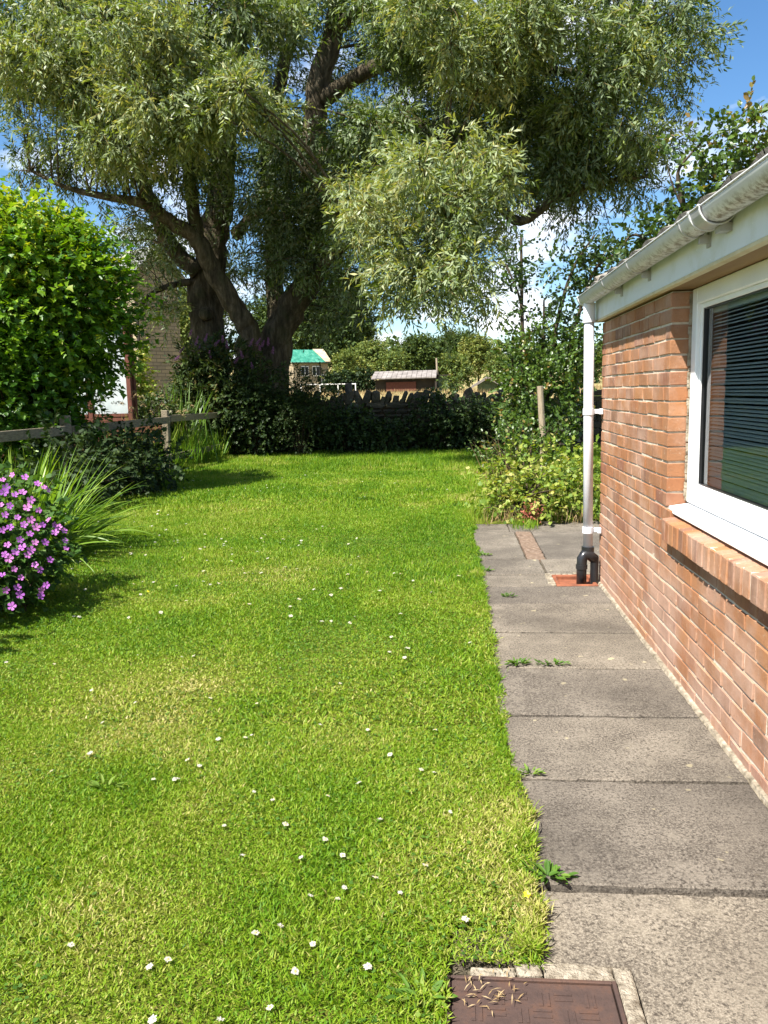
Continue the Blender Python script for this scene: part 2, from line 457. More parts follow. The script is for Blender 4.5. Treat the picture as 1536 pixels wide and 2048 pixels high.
bt.inputs['Scale'].default_value = 1.0; bt.inputs['Brick Width'].default_value = .38; bt.inputs['Row Height'].default_value = .14; bt.inputs['Mortar Size'].default_value = .014
bt.inputs['Color1'].default_value = (.40, .32, .20, 1); bt.inputs['Color2'].default_value = (.27, .22, .15, 1); bt.inputs['Mortar'].default_value = (.14, .12, .09, 1)
M['coursed'] = b.done(b.bsdf(b.mix(b.ramp(b.noise(b.coord(), 3, 4), [(.4, .0), (.7, .5)]), bt.outputs['Color'], (.2, .17, .12)), .92, .2, 0, bt.outputs['Fac'], .6, -.02))
M['slate'] = surf('roof_slate', [(.3, (.13, .13, .125)), (.7, (.24, .24, .23))], 1.6, .8, .3, .4, 8)
M['green_sheet'] = surf('green_tarpaulin', [(.3, (.015, .12, .08)), (.5, (.03, .20, .135)), (.7, (.09, .28, .20))], 2.5, .6, .4, .5, 7)
M['felt'] = surf('grey_roofing', [(.3, (.13, .115, .10)), (.5, (.21, .185, .165)), (.7, (.30, .27, .245))], 2.2, .85, .2, .3, 9)
M['red_board'] = surf('red_brown_boards', [(.3, (.085, .028, .018)), (.7, (.15, .05, .032))], 6, .75, .3, .4, 40, stretch=(5, 5, 1))
M['dark_board'] = surf('dark_boards', [(.3, (.02, .018, .014)), (.7, (.05, .04, .03))], 3, .85, .2, .4, 20)
M['green_board'] = surf('green_boards', [(.3, (.07, .11, .06)), (.7, (.13, .17, .10))], 2, .8, .2, .3, 20)
M['white_paint'] = surf('white_paint', [(.3, (.68, .68, .66)), (.7, (.8, .8, .78))], 3, .5, .3, .1, 20)
M['white_sheet'] = surf('shaded_white_panel', [(.3, (.36, .40, .41)), (.7, (.50, .54, .54))], 3, .35, .4, .05, 20)  # white toned down to blue-grey, standing in for shade on the panels
M['dark_glass'] = surf('dark_pane', [(.3, (.02, .022, .025)), (.7, (.035, .038, .04))], 2, .12, .5, .02)
M['concrete_post'] = surf('old_post', [(.3, (.04, .038, .034)), (.7, (.09, .085, .075))], 6, .9, .2, .4, 40)

M['grass'] = leaf_mat('grass_blades', [(0, (.050, .138, .006)), (.28, (.122, .242, .008)), (.55, (.215, .312, .018)), (.8, (.35, .36, .08)), (1, (.50, .43, .19))], .35, .55, .25, (1.2, 1.15, .5))
M['willow'] = leaf_mat('willow_leaves', [(0, (.020, .042, .007)), (.35, (.055, .10, .016)), (.62, (.16, .22, .048)), (.82, (.29, .34, .11)), (1, (.42, .39, .14))], .30, .46, .35, (1.2, 1.2, .4), back=(.19, .24, .14))  # low tints carry painted shade, high tints painted sunlight
M['shrub_leaf'] = leaf_mat('bright_shrub_leaves', [(0, (.03, .085, .010)), (.4, (.07, .17, .012)), (.75, (.19, .32, .012)), (1, (.34, .36, .03))], .40, .42, .45, (1.2, 1.2, .35))
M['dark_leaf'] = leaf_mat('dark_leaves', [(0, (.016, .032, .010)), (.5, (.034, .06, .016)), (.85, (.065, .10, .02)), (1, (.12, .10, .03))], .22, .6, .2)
M['ivy_leaf'] = leaf_mat('bramble_leaves', [(0, (.02, .04, .012)), (.5, (.045, .08, .02)), (.9, (.09, .13, .03)), (1, (.14, .15, .05))], .25, .5, .3)
M['fruit_leaf'] = leaf_mat('fruit_tree_leaves', [(0, (.028, .055, .012)), (.5, (.06, .115, .018)), (.85, (.12, .19, .03)), (1, (.22, .14, .04))], .33, .4, .5)
M['bright_leaf'] = leaf_mat('young_bramble_leaves', [(0, (.06, .12, .02)), (.4, (.15, .24, .03)), (.75, (.30, .35, .06)), (1, (.46, .42, .14))], .40, .5, .3)
M['red_leaf'] = leaf_mat('reddened_leaves', [(0, (.25, .07, .05)), (1, (.42, .16, .10))], .35, .5, .3, (1.1, .8, .6))
M['dry_leaf'] = leaf_mat('dry_stalks', [(0, (.16, .10, .05)), (.6, (.32, .22, .10)), (1, (.45, .35, .2))], .2, .8, .1, (1, 1, .9))
M['strap_leaf'] = leaf_mat('strap_leaves', [(0, (.06, .13, .018)), (.5, (.14, .25, .025)), (1, (.27, .37, .05))], .42, .38, .5, (1.2, 1.2, .4))
M['geranium_leaf'] = leaf_mat('geranium_leaves', [(0, (.025, .07, .012)), (.6, (.06, .13, .02)), (1, (.12, .20, .04))], .3, .6, .2)
b = NB('geranium_petals')
c0 = b.ramp(b.n('ShaderNodeObjectInfo').outputs['Random'], [(0, (.30, .085, .40)), (.5, (.46, .14, .50)), (1, (.58, .20, .50))])
p_ = b.bsdf(c0, .6, .25); t_ = b.n('ShaderNodeBsdfTranslucent'); b.l(c0, t_.inputs['Color'])
ms_ = b.n('ShaderNodeMixShader'); ms_.inputs[0].default_value = .3
b.l(p_.outputs[0], ms_.inputs[1]); b.l(t_.outputs[0], ms_.inputs[2]); M['petal'] = b.done(ms_)
M['buddleia'] = leaf_mat('buddleia_blooms', [(0, (.17, .07, .18)), (.5, (.26, .11, .24)), (1, (.36, .17, .27))], .3, .7, .2, (1, .9, 1))
M['daisy'] = surf('clover_white', [(.3, (.32, .30, .23)), (.6, (.46, .44, .36))], 200, .8, .2, .3, 400)
M['daisy_eye'] = surf('clover_centre', [(.3, (.45, .36, .12)), (.7, (.55, .42, .16))], 200, .8, .2, .2, 400)
M['yellow'] = surf('buttercup_yellow', [(.3, (.75, .55, .01)), (.7, (.85, .66, .02))], 50, .35, .5, .05)
M['far_leaf'] = leaf_mat('far_tree_leaves', [(0, (.035, .062, .018)), (.45, (.085, .13, .03)), (.8, (.17, .21, .05)), (1, (.26, .27, .08))], .28, .6, .2)

# ------------------------------------------------------------------ terrain
WALL_Y, FENCE_X, PATH_X0, XW = 19.75, -5.45, 0.22, 1.06
def terrain_z(x, y):
    z = -0.06
    t = np.clip((y - 20.2) / 12, 0, 1); z = z + 1.34 * t * t * (3 - 2 * t)
    t = np.clip((y - 35) / 90, 0, 1); z = z + .95 * t
    t = np.clip((y - 130) / 330, 0, 1); z = z + 17 * t * t * (3 - 2 * t) * (1 - .55 * np.clip((x + 20) / 160, 0, 1))
    return z
ys = np.concatenate([np.linspace(-30, 19, 8), np.linspace(19.9, 34, 24), np.linspace(36, 130, 24), np.linspace(140, 900, 40)])
xs = np.concatenate([np.linspace(-500, -60, 14), np.linspace(-50, 50, 41), np.linspace(60, 500, 14)])
X, Yg = np.meshgrid(xs, ys)
Z = terrain_z(X, Yg) + np.where(Yg > 30, (vnoise(X, Yg, .05, 3) - .5) * .25, 0)
V = np.stack([X, Yg, Z], -1).reshape(-1, 3)
nx, ny = len(xs), len(ys)
fc = [(j * nx + i, j * nx + i + 1, (j + 1) * nx + i + 1, (j + 1) * nx + i) for j in range(ny - 1) for i in range(nx - 1)]
me = bpy.data.meshes.new('ground'); me.from_pydata(V.tolist(), [], fc); me.materials.append(M['field'])
me.polygons.foreach_set('use_smooth', [True] * len(me.polygons))
link('ground', me, kind='structure')

# ------------------------------------------------------------------ lawn
def lawn_h(x, y):
    return (vnoise(x, y, .9, 21) - .5) * .035 + (vnoise(x, y, 3.1, 22) - .5) * .006
gx = np.concatenate([np.arange(-9.5, -5.5, .4), np.arange(-5.5, -.1, .14), [-.03, .1, PATH_X0 - .02]])
gy = np.arange(-3, 20.2, .15)
X, Yg = np.meshgrid(gx, gy)
Z = lawn_h(X, Yg) - .003
V = np.stack([X, Yg, Z], -1).reshape(-1, 3); nx, ny = len(gx), len(gy)
fc = [(j * nx + i, j * nx + i + 1, (j + 1) * nx + i + 1, (j + 1) * nx + i) for j in range(ny - 1) for i in range(nx - 1)]
b0 = len(V)
gx2, gy2 = np.linspace(PATH_X0 - .02, 6, 14), np.arange(8.45, 20.2, .45)
X2, Y2 = np.meshgrid(gx2, gy2)
V = np.concatenate([V, np.stack([X2, Y2, lawn_h(X2, Y2) - .003], -1).reshape(-1, 3)])
n2 = len(gx2)
fc += [(b0 + j * n2 + i, b0 + j * n2 + i + 1, b0 + (j + 1) * n2 + i + 1, b0 + (j + 1) * n2 + i) for j in range(len(gy2) - 1) for i in range(n2 - 1)]
cutf = lambda q: not (V[q[2]][0] > -.029 and V[q[0]][1] < 1.80 and V[q[2]][1] > 1.0 and V[q[0]][0] > -.14)
fc = [q for q in fc if cutf(q)]
me = bpy.data.meshes.new('lawn'); me.from_pydata(V.tolist(), [], fc); me.materials.append(M['lawn'])
lawn = link('lawn', me, kind='structure')

def grass_tint(x, y):
    t = .13 + .60 * vnoise(x, y, .8, 31) * vnoise(x, y, 2.3, 32) + .30 * vnoise(x, y, 5.5, 33) * vnoise(x, y, 1.1, 36)
    t = t + .22 * np.clip((2.7 - y) / 1.2, 0, 1) * vnoise(x, y, 3.0, 34)
    edge = np.clip(1 - np.abs(x - PATH_X0 + .06) / .22, 0, 1) * (vnoise(x, y, 4, 35) > .5)
    return t + .2 * edge

def blades(area_fn, n, h, w, lean, bent, zofs=0.0, tintf=grass_tint, jit=.17):
    x, y = area_fn(n)
    n = len(x)
    z = lawn_h(x, y) + .006 + zofs
    patch = .55 + .9 * vnoise(x, y, 2.6, 41)
    hh = h * RNG.uniform(.45, 1.25, n) * patch
    az = RNG.uniform(0, 2 * math.pi, n)
    ln = RNG.uniform(.1, 1, n) * lean
    d = np.stack([np.cos(az) * np.sin(ln), np.sin(az) * np.sin(ln), np.cos(ln)], 1)
    sa = RNG.uniform(0, 2 * math.pi, n)
    s = np.stack([np.cos(sa), np.sin(sa), np.zeros(n)], 1) * (w * RNG.uniform(.6, 1.3, n) / 2)[:, None]
    p = np.stack([x, y, z], 1)
    t = np.clip(tintf(x, y) + RNG.normal(size=n) * jit, 0, 1)
    if bent:
        q = p + d * (hh * .5)[:, None]
        d2 = nrm(d + np.stack([np.cos(az), np.sin(az), -np.ones(n) * .25], 1) * .5)
        e = q + d2 * (hh * .6)[:, None]
        V = np.stack([p, q + s, e, q - s], 1)
        f = [(0, 1, 2, 3)]
    else:
        e = p + d * hh[:, None]
        V = np.stack([p - s, p + s, e], 1); f = [(0, 1, 2)]
    k = V.shape[1]
    return V.reshape(-1, 3), f, k, n, np.repeat(t, k)

def merge_blades(name, parts, mat):
    Vs, Ls, Ts, Tn, off = [], [], [], [], 0
    for V, f, k, n, t in parts:
        flat = np.concatenate([np.array(q) for q in f])
        Ls.append((flat[None, :] + (np.arange(n) * k)[:, None] + off).ravel())
        Tn.append(np.tile(np.array([len(q) for q in f]), n))
        Vs.append(V); Ts.append(t); off += len(V)
    tot = np.concatenate(Tn)
    return np_mesh(name, np.concatenate(Vs), np.concatenate(Ls), np.concatenate([[0], np.cumsum(tot)[:-1]]), tot, mat, np.concatenate(Ts))

def path_edge(y):
    return PATH_X0 + .010 * np.sin(y * 3.1) + (vnoise(y, y * 0 + .5, 2.7, 51) - .5) * .045 + (vnoise(y, y * 0 + 7.5, 14, 52) - .5) * .03
# manhole stands in the lawn edge: keep the grass off it
MH = (-.03, .372, 1.15, 1.755)
def strip(y0, y1, pad):
    def fn(n):
        y = np.sqrt(RNG.random(n) * (y1 * y1 - y0 * y0) + y0 * y0)
        xl = np.maximum(-.56 * y - pad, FENCE_X)
        x = xl + RNG.random(n) * (path_edge(y) - xl)
        ok = ~((x > MH[0] + .004) & (x < MH[1] + .06) & (y > MH[2]) & (y < MH[3] + .03))
        return x[ok], y[ok]
    return fn
def edge_strip(n):
    y = 1.83 + 6.6 * RNG.random(n) ** 1.6
    x = path_edge(y) + RNG.normal(-.028, .016, n)
    ok = vnoise(y, y * 0 + 3.5, 5.0, 55) > .35
    return x[ok], y[ok]
def outer(y0, y1, p0, p1):
    def fn(n):
        y = RNG.uniform(y0, y1, n)
        x = -.56 * y - p0 - RNG.random(n) * (p1 - p0)
        ok = x > FENCE_X
        return x[ok], y[ok]
    return fn
def rect(x0, x1, y0, y1):
    def fn(n):
        return RNG.uniform(x0, x1, n), RNG.uniform(y0, y1, n)
    return fn
parts = [blades(strip(1.35, 3.2, .35), 170000, .020, .0045, 1.4, True),
         blades(strip(3.2, 5.5, .35), 120000, .023, .0064, 1.4, True),
         blades(strip(5.5, 9.5, .5), 150000, .028, .0095, 1.35, False),
         blades(strip(9.5, 15, .5), 90000, .044, .015, 1.2, False),
         blades(rect(FENCE_X, .2, 14.5, 19.6), 40000, .075, .016, .8, False),
         blades(rect(.2, 4.5, 8.7, 19.5), 40000, .09, .014, .8, False),
         blades(rect(-9, FENCE_X, 6, 19.5), 20000, .12, .02, .7, False),
         blades(edge_strip, 13000, .032, .005, 1.25, True),
         blades(outer(0.6, 6.5, .30, 2.6), 75000, .024, .0075, 1.35, False),
         blades(rect(-3, .15, -2, 1.35), 20000, .036, .008, 1.1, False)]
grass = link('grass', merge_blades('grass', parts, M['grass']), label='short mown lawn grass, green and straw yellow, across the garden', category='grass', kind='stuff')

# flat clover and weed leaves among the blades
n = 30000
x, y = strip(1.35, 7.5, .35)(n)
keep = vnoise(x, y, 1.6, 61) + .25 * vnoise(x, y, 6, 62) > .55
x, y = x[keep], y[keep]; n = len(x)
P = np.stack([x, y, lawn_h(x, y) + RNG.uniform(.008, .02, n)], 1)
az = RNG.uniform(0, 6.283, n)
D = np.stack([np.cos(az), np.sin(az), RNG.uniform(-.1, .35, n)], 1)
N = np.tile([0, 0, 1.0], (n, 1)) + rvec(n) * .35
Lc = RNG.uniform(.009, .017, n)
M['clover'] = leaf_mat('clover_leaves', [(0, (.04, .10, .015)), (.6, (.09, .18, .02)), (1, (.2, .27, .05))], .3, .6, .2)
link('clover', leaf_mesh('clover', P, D, N, Lc, Lc * .95, RNG.random(n), 'kite', M['clover']), label='low clover leaves spreading through the mown lawn', category='clover', kind='stuff')

def clover_head(seed):
    r = random.Random(seed); mb = MB(); K = 14
    for k in range(K):
        a = 2 * math.pi * k / K + r.uniform(-.1, .1); L = r.uniform(.75, 1.0); up = r.uniform(.0, .35)
        ca, sa = math.cos(a), math.sin(a); w = .2
        b0 = len(mb.v)
        mb.v += [(0.15 * ca, .15 * sa, .25), (ca * L * .7 - sa * w, sa * L * .7 + ca * w, .2 + up * .6), (ca * L, sa * L, .1 + up), (ca * L * .7 + sa * w, sa * L * .7 - ca * w, .2 + up * .6)]
        mb.f.append((b0, b0 + 1, b0 + 2, b0 + 3))
    b0 = len(mb.v)
    mb.v += [(.34 * math.cos(t), .34 * math.sin(t), .3) for t in [2 * math.pi * i / 6 for i in range(6)]] + [(0, 0, .62)]
    for i in range(6): mb.f.append((b0 + i, b0 + (i + 1) % 6, b0 + 6))
    me = mb.mesh('clover_flower')
    me.materials.append(M['daisy']); me.materials.append(M['daisy_eye'])
    me.polygons.foreach_set('material_index', [0] * K + [1 if seed % 2 else 0] * 6)
    return me
heads = [clover_head(i) for i in range(5)]
def clover_flower(x, y, s, i):
    o = bpy.data.objects.new('clover_flower', heads[i % 5])
    COL.objects.link(o); o.parent = lawn
    o.location = (x, y, float(lawn_h(np.array([x]), np.array([y]))[0]) + .024)
    o.rotation_euler = (random.uniform(-.4, .3), random.uniform(-.35, .35), random.uniform(0, 6))
    o.scale = (s, s, s)
near_px = [(485, 1700), (650, 1672), (602, 1707), (685, 1705), (760, 1635), (718, 1560), (655, 1585), (448, 1640), (375, 1510), (398, 1522), (348, 1548), (306, 1548), (354, 1547), (490, 1467), (503, 1462),
           (436, 1470), (842, 1532), (868, 1538), (750, 1752), (688, 1770), (620, 1785), (675, 1792), (800, 1783), (510, 1860), (560, 1845), (625, 1882), (590, 1937), (299, 1925), (335, 1912), (305, 2035),
           (140, 1880), (103, 1535), (205, 1440), (62, 1378), (183, 1377), (363, 1308), (387, 1306), (275, 1305), (680, 1360), (440, 2035), (930, 1838), (513, 1400), (640, 1440), (780, 1500), (545, 1590),
           (507, 1573), (570, 1640), (180, 1500), (108, 1325), (12, 1322), (735, 1450), (870, 1450), (560, 1330), (420, 1390), (900, 1620), (270, 1400), (540, 2010), (735, 1930), (850, 1730)]
for i, (px, py) in enumerate(near_px):
    r_ = at(px, py, 1.0) - Vector((0, 0, CAM_H)); t_ = -(CAM_H - .035) / r_.z
    q = r_ * t_
    clover_flower(q.x, q.y, random.uniform(.009, .0135), i)
k = 0
while k < 238:
    y = 4.0 + 10.5 * random.random() ** .8; x = random.uniform(max(-.52 * y, -5.2), .1)
    if vnoise(np.array([x]), np.array([y]), .55, 71)[0] < .38 + .25 * random.random(): continue
    clover_flower(x, y, random.uniform(.011, .018), k); k += 1

# ------------------------------------------------------------------ path
path = MB().box(PATH_X0 - .26, 1.7, -2.5, 8.75, -.3, -.028).build('path', M['joint'], kind='structure')
def slab_mesh(name, x0, x1, y0, y1, mat, jit=.004, th=.05, bev=.006, notch=None):
    """Slab with chipped, slightly wandering edges; top at z = 0."""
    nx_, ny_ = max(4, int((x1 - x0) / .05)), max(4, int((y1 - y0) / .05))
    ring = [(x0 + (x1 - x0) * i / nx_, y0) for i in range(nx_)] + [(x1, y0 + (y1 - y0) * i / ny_) for i in range(ny_)]
    ring += [(x1 - (x1 - x0) * i / nx_, y1) for i in range(nx_)] + [(x0, y1 - (y1 - y0) * i / ny_) for i in range(ny_)]
    if notch is not None:
        # the corner towards the manhole is left out: outline follows the cut
        cxn, cyn = notch
        cor = [(cxn, y0), (x1, y0), (x1, y1), (x0, y1), (x0, cyn), (cxn, cyn)]
        ring = []
        for (pa, pb) in zip(cor, cor[1:] + cor[:1]):
            k_ = max(2, int((abs(pb[0] - pa[0]) + abs(pb[1] - pa[1])) / .05))
            ring += [(pa[0] + (pb[0] - pa[0]) * i / k_, pa[1] + (pb[1] - pa[1]) * i / k_) for i in range(k_)]
    cx, cy = (x0 + x1) / 2, (y0 + y1) / 2
    if notch is not None: cx, cy = (notch[0] + x1) / 2, (notch[1] + y1) / 2
    outer, inner = [], []
    for (a, c) in ring:
        j = random.gauss(0, jit) + (random.random() < .05) * -.008
        s = 1 + j / max(x1 - x0, .2)
        a2, c2 = cx + (a - cx) * s, cy + (c - cy) * s
        outer.append((a2, c2))
        k_ = bev * random.uniform(.5, 1.5)
        inner.append((a2 - math.copysign(min(k_, abs(a2 - cx)), a2 - cx), c2 - math.copysign(min(k_, abs(c2 - cy)), c2 - cy)))
    n_ = len(ring)
    vs = [(a - cx, c - cy, -th) for a, c in outer] + [(a - cx, c - cy, -bev * random.uniform(.6, 1.4)) for a, c in outer] + [(a - cx, c - cy, random.uniform(-.0012, 0)) for a, c in inner]
    fs = []
    for i in range(n_):
        j = (i + 1) % n_
        fs += [(i, j, n_ + j, n_ + i), (n_ + i, n_ + j, 2 * n_ + j, 2 * n_ + i)]
    fs.append(tuple(range(2 * n_, 3 * n_)))
    me = bpy.data.meshes.new(name); me.from_pydata(vs, [], fs); me.materials.append(mat)
    return me, (cx, cy)
def slab(x0, x1, y0, y1, z=0.0, tx=0, ty=0, mat='slab', name='paving_slab', cut=None, **k):
    me, (cx, cy) = slab_mesh(name, x0, x1, y0, y1, M[mat], notch=cut, **k)
    o = link(name, me, path); o.location = (cx, cy, z); o.rotation_euler = (tx, ty, random.uniform(-.004, .004))
    return o
g_ = .008
XE = 1.035
yj = [-.4, .22, .85, 2.13, 2.765, 3.345, 3.95, 4.56, 5.21]
slab(.43, XE, .22 + g_, .85 - g_, -.004)
slab(.20, XE, -.4 + g_, .22 - g_, -.004)
slab(.43, XE, .85 + g_, 1.46 - g_, -.006)
slab(.20, XE, 1.46 + .002, 2.13 - .011, -.008, tx=-.004, cut=(.421, 1.814))
for i in range(3, 8):
    slab(.205 + random.uniform(-.02, .01), XE, yj[i] + g_, yj[i + 1] - g_, [.002, .002, .003, .001, .003][i - 3], tx=[-.006, -.003, -.004, -.002, -.003][i - 3], ty=random.uniform(-.004, .004))
slab(.21, XE, 5.21 + .004, 5.68 - .004, .002)
slab(.20, .715, 5.68 + .004, 6.05 - g_, 0)
slab(.20, .70, 6.05 + g_, 6.62 - g_, .003)
slab(.20, .60, 6.62 + g_, 7.97 - g_, .002)
slab(.20, .56, 7.97 + g_, 8.6, -.004)
slab(.70 + .02, 1.62, 6.07, 6.62 - g_, .002)
slab(.775, 1.62, 6.62 + g_, 7.95, 0)
slab(.775, 1.62, 7.97 + g_, 8.6, -.003)
slab(.57, .77, 7.97, 8.6, -.006)
# row of old bricks set between the slabs
for i in range(6):
    y0 = 6.64 + i * .222
    slab(.615, .765, y0, y0 + .212, .001 + random.uniform(-.002, .002), mat='old_brick', name='setting_brick', jit=.006)
# pale mortar haunch beside the house wall
mb = MB()
for i in range(50):
    y0, y1 = .0 + i * .117, .0 + (i + 1) * .117
    w = random.uniform(.0, .03)
    mb.hexa([(XE - w * .3, y0, -.03), (XW + .02, y0, -.03), (XW + .02, y1 + .004, -.03), (XE - w * .3, y1 + .004, -.03), (XE + .012, y0, .002), (XW + .02, y0, random.uniform(.004, .014)), (XW + .02, y1 + .004, random.uniform(.004, .014)), (XE + .012, y1 + .004, .002)])
mb.build('mortar_fillet', M['mortar_pale'], path)

# ------------------------------------------------------------------ manhole cover
mh = empty('manhole_cover', (.146, 1.45, 0), label='rusty brown iron manhole cover set in the lawn edge beside the path', category='manhole')
x0, x1, y0, y1 = MH
MB().box(x0 + .013, x1 - .013, y0 + .013, y1 - .013, -.06, .003).build('plate', M['rust'], mh, bevel=.003)
fr = MB(); fw_ = .010
fr.box(x0, x0 + fw_, y0, y1, -.06, .006).box(x1 - fw_, x1, y0, y1, -.06, .006).box(x0 + fw_, x1 - fw_, y0, y0 + fw_, -.06, .006).box(x0 + fw_, x1 - fw_, y1 - fw_, y1, -.06, .006)
fr.build('frame', M['rust'], mh, bevel=.002)
tr = MB()
sx_, sy_ = .052, .052
for i in range(7):
    for j in range(10):
        cx, cy = x0 + .062 + i * sx_, y0 + .07 + j * sy_
        if cx > x1 - .05 or cy > y1 - .05: continue
        if (i + j) % 2: tr.box(cx - .021, cx + .021, cy - .0045, cy + .0045, .0025, .0050); tr.box(cx - .021, cx + .021, cy + .0135, cy + .0205, .0025, .0050)
        else: tr.box(cx - .0045, cx + .0045, cy - .021, cy + .021, .0025, .0050); tr.box(cx + .0135, cx + .0205, cy - .021, cy + .021, .0025, .0050)
o = tr.build('tread', M['rust'], mh); o['kind'] = 'stuff'
# broken pale mortar bedding round the frame
def bedding(xa, xb, ya, yb, z, rz=0):
    me, (cx, cy) = slab_mesh('mortar_bed', xa, xb, ya, yb, M['mortar_bed'], jit=.007, th=.04, bev=.006)
    o = link('mortar_bed', me, mh); o.location = (cx, cy, z); o.rotation_euler = (random.gauss(0, .01), random.gauss(0, .02), rz)
bedding(MH[1] + .001, MH[1] + .046, 1.15, 1.36, .004); bedding(MH[1] + .001, MH[1] + .040, 1.365, 1.58, .007, .01); bedding(MH[1] + .002, MH[1] + .044, 1.584, 1.805, .004, -.01)
bedding(.205, MH[1], MH[3] + .002, 1.812, .004, .01); bedding(.14, .20, MH[3] + .004, 1.805, .012, .05); bedding(.03, .136, MH[3] + .003, 1.79, .004, -.02)

# ------------------------------------------------------------------ brick house on the right
house = empty('brick_house', (XW + 2, 3.0, 0), label='low orange brick house wall with white window along the path', category='house')
YC, YO1, YO0 = 5.86, 4.07, 1.96           # far corner, window opening
ZS, ZH, ZT = .775, 1.855, 1.855           # sill top, window head, wall top
CO, BL, BH, BD, JT = .075, .215, .065, .10, .010
mw = MB()
XM = XW + .006
mw.box(XM, XW + .24, -2.0, YC - .007, -.3, ZS - .11)                         # below the window
mw.box(XM, XW + .24, YO1 + .007, YC - .007, ZS - .11, ZT - .004)             # beyond it
mw.box(XM, XW + .24, -2.0, YO0 - .007, ZS - .11, ZT - .004)                  # before it
mw.box(XW + .10, XW + .24, YO0 - .007, YO1 + .007, ZS - .11, ZS - .005)
mw.build('mortar_wall', M['mortar'], house)
sh = MB()
sh.box(XW + .25, 5.4, YC - .25, YC - .01, -.3, 1.9).box(5.16, 5.4, -2, YC - .26, -.3, 1.9).box(XW, 5.4, -2.24, -2.01, -.3, 1.9)
sh.box(XW + .245, 5.15, -2, YC - .26, -.3, -.05).box(XW + .03, 5.4, -2.2, YC - .02, 1.905, 1.96)
sh.build('inner_shell', M['plaster'], house)

def brick_mesh(seed, L):
    r = random.Random(seed)
    bm = bmesh.new()
    bmesh.ops.create_cube(bm, size=1)
    for v_ in bm.verts:
        v_.co = Vector((v_.co.x * BD, v_.co.y * L, v_.co.z * BH)) + Vector((r.gauss(0, .0008), r.gauss(0, .0012), r.gauss(0, .0011)))
    bmesh.ops.bevel(bm, geom=bm.edges[:], offset=.0025, segments=1, affect='EDGES')
    for v_ in bm.verts:
        v_.co += Vector((r.gauss(0, .0004), r.gauss(0, .0007), r.gauss(0, .0007)))
    me = bpy.data.meshes.new('brick'); bm.to_mesh(me); bm.free(); me.materials.append(M['brick'])
    return me
full = [brick_mesh(i, BL) for i in range(9)]
half = [brick_mesh(50 + i, .1025) for i in range(5)]
spots = []
nc = 25
for c in range(nc):
    z = -.02 + c * CO + BH / 2
    spans = [(-2.0, YC)] if z < ZS - .125 else [(YO1, YC), (-2.0, YO0)]
    if ZS - .125 <= z < ZS - .0: spans = [(3.995, YC), (-2.0, YO0)]
    off = 0 if c % 2 else .1125
    y = YC
    cells = []
    first = True
    while y > -2.0:
        L = BL if not (first and off) else .1025
        cells.append((y - L, y)); y -= L + JT; first = False
    for (a, e) in cells:
        for (s0, s1) in spans:
            lo, hi = max(a, s0), min(e, s1)
            if hi - lo > .035: spots.append((lo, hi, z))
near = [s for s in spots if s[1] > 2.15]
near.sort(key=lambda s: -s[1] if False else abs(s[0] - 3.8))
shown, rest = near[:300], near[300:] + [s for s in spots if s[1] <= 2.15]
for i, (lo, hi, z) in enumerate(shown):
    L = hi - lo
    src, L0 = (random.choice(full), BL) if L > .15 else (random.choice(half), .1025)
    o = bpy.data.objects.new('brick', src); COL.objects.link(o); o.parent = house
    o.matrix_parent_inverse = Matrix.Translation(-Vector(house.location))
    o.location = (XW + BD / 2 + random.gauss(0, .0013), (lo + hi) / 2, z + random.gauss(0, .0008))
    o.rotation_euler = (random.gauss(0, .004), 0, random.gauss(0, .004))
    o.scale = (1, L / L0, 1)
mb = MB()
for (lo, hi, z) in rest:
    mb.box(XW + random.gauss(0, .001), XW + BD, lo, hi, z - BH / 2, z + BH / 2)
o = mb.build('brick_courses', M['brick'], house, bevel=.003); o['kind'] = 'stuff'
# brick-on-edge sill
sb = []
for i in range(4):
    r = random.Random(i + 90)
    me_ = MB().hexa([(-.042, -.032, -.06), (.10, -.032, -.06), (.10, .032, -.06), (-.042, .032, -.06), (-.042 + r.gauss(0, .001), -.032, .045), (.10, -.032, .062), (.10, .032, .062), (-.042 + r.gauss(0, .001), .032, .045)]).mesh('sill_brick', M['brick'], bevel=.0045)
    sb.append(me_)
for i in range(27):
    o = link('sill_brick', sb[i % 4], house)
    o.location = (XW + random.gauss(0, .0015), 3.955 - i * .0745, ZS - .062 + random.gauss(0, .001))
    o.rotation_euler = (random.gauss(0, .006), random.gauss(0, .008), random.gauss(0, .006))
MB().box(XW - .036, XW + .10, 1.98, 3.99, ZS - .118, ZS - .019).build('sill_mortar', M['mortar'], house)

# window: frame, sash beads, sill, pane
FX = XW + .095
win = MB()
zb, zt, ya, yb = ZS + .055, ZH, YO0, YO1 - .012
fw = .075
win.box(FX, FX + .065, yb - fw, yb, zb, zt).box(FX, FX + .065, ya, ya + fw, zb, zt)
win.box(FX, FX + .065, ya + fw, yb - fw, zt - fw, zt).box(FX, FX + .065, ya + fw, yb - fw, zb, zb + fw)
window = win.build('window', M['upvc'], house, bevel=.004)
window['label'] = 'white plastic window over a brick sill'
bd = MB()
i0, i1, k0, k1, w_ = ya + fw, yb - fw, zb + fw, zt - fw, .022
bd.box(FX + .018, FX + .055, i1 - w_, i1, k0, k1).box(FX + .018, FX + .055, i0, i0 + w_, k0, k1).box(FX + .018, FX + .055, i0 + w_, i1 - w_, k1 - w_, k1).box(FX + .018, FX + .055, i0 + w_, i1 - w_, k0, k0 + w_)
bd.build('glazing_bead', M['upvc'], window, bevel=.003)
gk = MB()
q0, q1, r0_, r1_, w_ = i0 + .022, i1 - .022, k0 + .022, k1 - .022, .006
